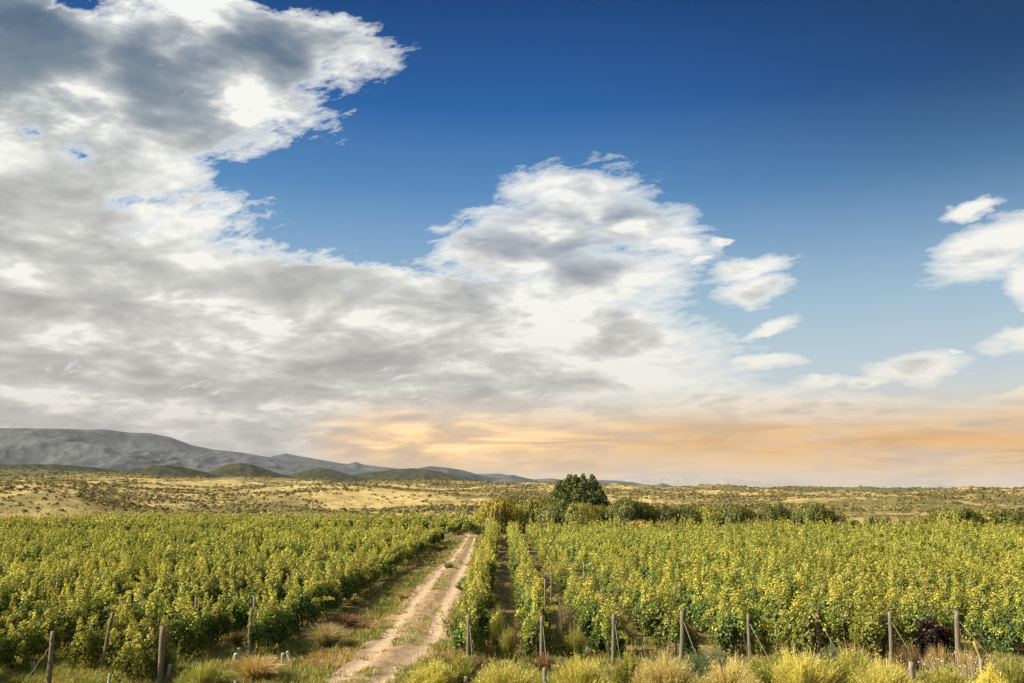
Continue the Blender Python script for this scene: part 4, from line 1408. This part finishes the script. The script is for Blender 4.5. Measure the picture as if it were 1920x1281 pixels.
def willow_crown(rng, h, rad, strands, leaf):
    mb = MB()
    P, T, L = [], [], []
    lob = rng.uniform(0, 6, 3)
    for k in range(strands):
        a = rng.uniform(0, 2 * math.pi)
        q = math.sqrt(rng.random())
        lump = 1 + 0.24 * math.sin(a * 3 + lob[0]) + 0.15 * math.sin(a * 5 + lob[1])
        x, y = math.cos(a) * q * rad * lump, math.sin(a) * q * rad * lump
        zt = h * (1 - 0.40 * q ** 3.0) * (1 + 0.10 * math.sin(x * 2.2 + lob[2]) * math.sin(y * 2.0) + rng.normal(0, 0.035))
        ln = min(zt - 0.2, h * rng.uniform(0.25, 0.75) * (0.5 + 0.6 * q))
        m_ = max(5, int(ln / leaf * 1.7))
        t_ = np.sort(rng.random(m_))
        px_ = x * (1 + 0.10 * t_) + rng.normal(0, 0.05, m_)
        py_ = y * (1 + 0.10 * t_) + rng.normal(0, 0.05, m_)
        P.append(np.column_stack([px_, py_, zt - ln * t_]))
        T.append(np.column_stack([np.full(m_, rng.random()), (1 - t_) ** 2 * rng.random() * 1.1, rng.random(m_), np.ones(m_)]))
    # wispy upright tips
    P, T = np.concatenate(P), np.concatenate(T)
    n = len(P)
    N = P * np.array([1, 1, 0.3]) + rng.normal(size=(n, 3)) * rad * 0.4 + np.array([0, 0, 0.2 * h])
    mb.leaves(P, N, leaf * rng.uniform(0.7, 1.4, n), 0.42, T, 0.2, rng, along=np.tile([0, 0, -1.0], (n, 1)) + rng.normal(size=(n, 3)) * 0.3)
    return mb


def bush_crown(rng, h, rad, n, leaf, low=0.05):
    mb = MB()
    k = 14
    ca = rng.uniform(0, 2 * math.pi, k)
    cq = np.sqrt(rng.random(k)) * 0.75
    cz = h * rng.uniform(0.25, 0.8, k) * (1 - 0.45 * cq ** 2)
    cc = np.column_stack([np.cos(ca) * cq * rad, np.sin(ca) * cq * rad, cz])
    cr = np.minimum(rad, h) * rng.uniform(0.24, 0.46, k)
    idx = rng.integers(0, k, n)
    d = rng.normal(size=(n, 3))
    d /= np.linalg.norm(d, axis=1, keepdims=True)
    P = cc[idx] + d * cr[idx][:, None] * rng.uniform(0.6, 1.08, n)[:, None] * np.array([1, 1, 0.9])
    P[:, 2] = np.clip(P[:, 2], low, None)
    T = np.column_stack([rng.random(k)[idx] * 0.5 + rng.random(n) * 0.5, np.clip(d[:, 2], 0, 1) * rng.random(n) * 0.8, rng.random(n), np.ones(n)])
    mb.leaves(P, d + np.array([0, 0, 0.4]), leaf * rng.uniform(0.7, 1.3, n), 0.8, T, 0.25, rng)
    return mb


def spire_crown(rng, h, rad, leaf, spires):
    """one broad dark crown made of many upright leafy leaders"""
    mb = MB()
    for (sx, sy, sh, sr) in spires:
        n = int(900 * sh / h * sr / 0.25)
        t_ = rng.random(n) ** 0.8
        z = 0.14 * h + (sh - 0.14 * h) * t_
        prof = np.clip(np.sin(np.clip(t_ * 0.72 + 0.26, 0, 1) * math.pi), 0.03, 1) ** 0.6 * 1.22
        a = rng.uniform(0, 2 * math.pi, n)
        lump = 1 + 0.35 * np.sin(a * 3 + z * 2.1) * np.sin(z * 3.7 + sx)
        r_ = sr * rad * prof * lump * np.sqrt(rng.uniform(0.25, 1, n))
        P = np.column_stack([sx * rad + np.cos(a) * r_, sy * rad + np.sin(a) * r_, z + rng.normal(0, 0.12, n)])
        N = np.column_stack([np.cos(a), np.sin(a), 0.3 + rng.normal(0, 0.5, n)]) + rng.normal(size=(n, 3)) * 0.5
        T = np.column_stack([rng.random(n), rng.random(n) ** 3 * 0.8, rng.random(n), np.ones(n)])
        mb.leaves(P, N, leaf * rng.uniform(0.7, 1.35, n), 0.75, T, 0.25, rng)
    return mb


def bg_tree(kind, px, ytop, wpx, D, mat, name, label, cat, group, seed):
    rng = np.random.default_rng(seed)
    x, y = at_dist(px, D)
    z0 = float(height(np.array([x]), np.array([y]))[0]) - 0.05
    h = top_z(px, ytop, D) - z0
    rad = wpx / 2 / FPX * D * ((1.1 if px < 950 else 1.42 if px < 1400 else 1.2) if kind == 'w' else 1.0)
    o = thing(name, label, cat, (x, y, z0), 0, group)
    if kind == 'w':
        cr = willow_crown(rng, h, rad, int(380 * rad * max(h, 3) / 6), 0.30)
    elif kind == 'b':
        cr = bush_crown(rng, h, rad, int(1100 * rad * h / 6 + 300), 0.24)
    else:
        cr = spire_crown(rng, h, rad, 0.36, kind)
    link('crown', cr.mesh('crown'), M[mat], o)
    link('trunk', limbs(rng, h, rad, 7, 0.05 * h if kind != 'b' else 0.03 * h).mesh('trunk'), M['tree_bark'], o)
    return o


SP = [(-0.82, 0.0, 4.6, .24), (-0.62, .25, 5.8, .25), (-0.45, -.2, 7.2, .24), (-0.36, .3, 8.0, .22), (-0.20, 0, 8.3, .24), (-0.08, .35, 9.0, .20), (0.03, -.1, 8.9, .22),
      (0.16, .2, 8.5, .22), (0.28, -.2, 8.9, .20), (0.40, .3, 7.6, .24), (0.56, 0, 9.0, .19), (0.70, .25, 7.8, .22), (0.84, 0, 6.2, .22), (0.72, -.3, 6.2, .25), (0.1, -.5, 6.6, .3), (-0.3, -.5, 5.8, .3), (0.45, -.5, 6.2, .3)]
_h = top_z(1080, 890, 152)
SP = [(a, b, c * _h / 9.0, d) for a, b, c, d in SP]
bg_tree(SP, 1076, 889, 124, 152, 'tree', 'broadleaf_tree', 'tall dark green tree with many pointed tops, tallest on the plain', 'tree', None, 900)
WIL = [
    ('w', 938, 938, 66, 133, 'willow_gold', 'golden willow at the head of the dirt track, leftmost of the hedge'),
    ('w', 966, 935, 74, 142, 'willow_dark', 'dark green willow right behind the golden willow'),
    ('w', 1010, 938, 78, 140, 'willow', 'green willow left of the tall dark tree'),
    ('w', 1048, 944, 60, 137, 'willow_dark', 'willow in front of the left foot of the tall dark tree'),
    ('w', 1088, 946, 66, 136, 'willow', 'pale green willow standing before the tall dark tree'),
    ('w', 1130, 950, 52, 142, 'willow_dark', 'dark willow at the right foot of the tall dark tree'),
    ('w', 1178, 937, 62, 138, 'willow_dark', 'dark open willow with an arch of light under it, right of the tall tree'),
    ('w', 1206, 948, 44, 141, 'willow_dark', 'low dark willow leaning off the open arched willow'),
    ('w', 1248, 952, 46, 140, 'willow_dark', 'first dark willow of the long clipped line right of the tall tree'),
    ('w', 1290, 953, 52, 141, 'willow_dark', 'second dark willow of the clipped line'),
    ('w', 1332, 953, 50, 140, 'willow', 'third and greener willow of the clipped line'),
    ('w', 1376, 950, 54, 140, 'willow_dark', 'fourth and widest dark willow of the clipped line'),
    ('b', 1420, 947, 44, 146, 'pale_bush', 'pale yellow bush between two dark willows'),
    ('w', 1455, 950, 50, 138, 'willow_dark', 'dark willow sloping down to the right after the pale bush'),
    ('w', 1527, 947, 66, 137, 'willow_dark', 'lone round dark willow standing clear on the right'),
    ('b', 1552, 952, 40, 155, 'pale_bush', 'golden bush half hidden behind the lone round willow'),
    ('b', 1640, 957, 48, 139, 'pale_bush', 'pale green bush in the wide gap on the right'),
    ('b', 1692, 965, 66, 139, 'pale_bush', 'low golden bush right of the pale green bush'),
    ('b', 1600, 970, 36, 139, 'pale_bush', 'low straw coloured bush left of the pale green bush'),
    ('w', 1785, 955, 60, 138, 'willow', 'yellow-green willow far on the right'),
    ('w', 1812, 956, 40, 137, 'willow_dark', 'dark willow joined to the right side of the yellow-green one'),
    ('w', 1856, 958, 50, 141, 'willow', 'grey-green willow near the right edge'),
    ('w', 1898, 961, 52, 138, 'willow_dark', 'dark willow at the right edge of the field'),
    ('b', 1426, 966, 50, 134, 'browngrass', 'low grey dry bush in front of the pale yellow bush'),
    ('b', 1252, 972, 46, 134, 'browngrass', 'low grey dry bush below the first clipped willow'),
    ('b', 1190, 974, 60, 131, 'drygrass', 'low straw coloured bush under the arched willow'),
    ('b', 762, 948, 30, 152, 'willow', 'lone small green tree among the left vines'),
]
for n_, (kd, px, yt, wp, D, mk, lab) in enumerate(WIL):
    nm = {'w': 'willow', 'b': 'bush'}[kd] if px != 762 else 'small_tree'
    bg_tree(kd, px, yt, wp, D, mk, nm, lab, {'willow': 'willow', 'bush': 'bush', 'small_tree': 'tree'}[nm], 'willows and bushes along the far edge of the vineyard' if px != 762 else None, 1000 + n_)


def scrub():
    rng = np.random.default_rng(31)
    n = 130000
    r = 164 * (1900 / 164) ** (rng.random(n) ** 0.8)
    a = np.radians(rng.uniform(-36, 37, n))
    x, y = r * np.sin(a), r * np.cos(a)
    pn = fbm(x / 70 + 9, y / 110 + 5, 5, 0.6) + 0.5 * (fbm(x / 14 + 3, y / 20, 3) - 0.5)
    ad = np.degrees(a)
    thick = 0.0
    # thick dark scrub in the gully behind the left hill and behind the middle of the field
    g1 = np.exp(-(((ad + 24) / 6) ** 2) - (((np.log(r) - math.log(420)) / 0.28) ** 2))
    g2 = np.exp(-(((ad + 7) / 7.5) ** 2) - (((np.log(r) - math.log(240)) / 0.30) ** 2))
    g3 = np.exp(-(((ad - 16) / 12) ** 2) - (((np.log(r) - math.log(700)) / 0.25) ** 2))
    bright = np.exp(-(((ad + 18) / 6) ** 2) - (((np.log(r) - math.log(850)) / 0.18) ** 2))
    p = np.clip((pn - 0.40) * 5.5, 0.07, 0.95) + 1.3 * g1 + 0.95 * g2 + 0.5 * g3 - 1.1 * bright
    p = p + 0.4 * (r < 290) * (ad < -18)
    keep = rng.random(n) < p
    x, y, r = x[keep], y[keep], r[keep]
    z = height(x, y)
    m_ = len(x)
    nl = 11
    size = (0.7 + 0.3 * (r > 290)) * (0.26 + 0.6 * rng.random(m_) ** 2.2) * (0.75 + r / 560)
    d = rng.normal(size=(m_, nl, 3))
    d[:, :, 2] = np.abs(d[:, :, 2])
    d /= np.linalg.norm(d, axis=2, keepdims=True)
    P = np.stack([x, y, z], -1)[:, None, :] + d * (size[:, None, None] * np.array([1.15, 1.15, 0.75])) * rng.uniform(0.5, 1.0, (m_, nl, 1))
    T = np.concatenate([np.repeat(rng.random((m_, 1, 1)), nl, 1), rng.random((m_, nl, 1)) ** 2 * 0.7, rng.random((m_, nl, 1)), np.ones((m_, nl, 1))], -1).reshape(-1, 4)
    mb = MB().leaves(P.reshape(-1, 3), (d + np.array([0, 0, 0.3])).reshape(-1, 3), np.repeat(size * 0.8, nl), 0.9, T, 0.3, rng)
    tag(link('desert_scrub', mb.mesh('desert_scrub'), M['scrub']), 'countless olive scrub bushes dotted over the golden plain and low hills', kind='stuff')
    print('scrub', m_)


scrub()
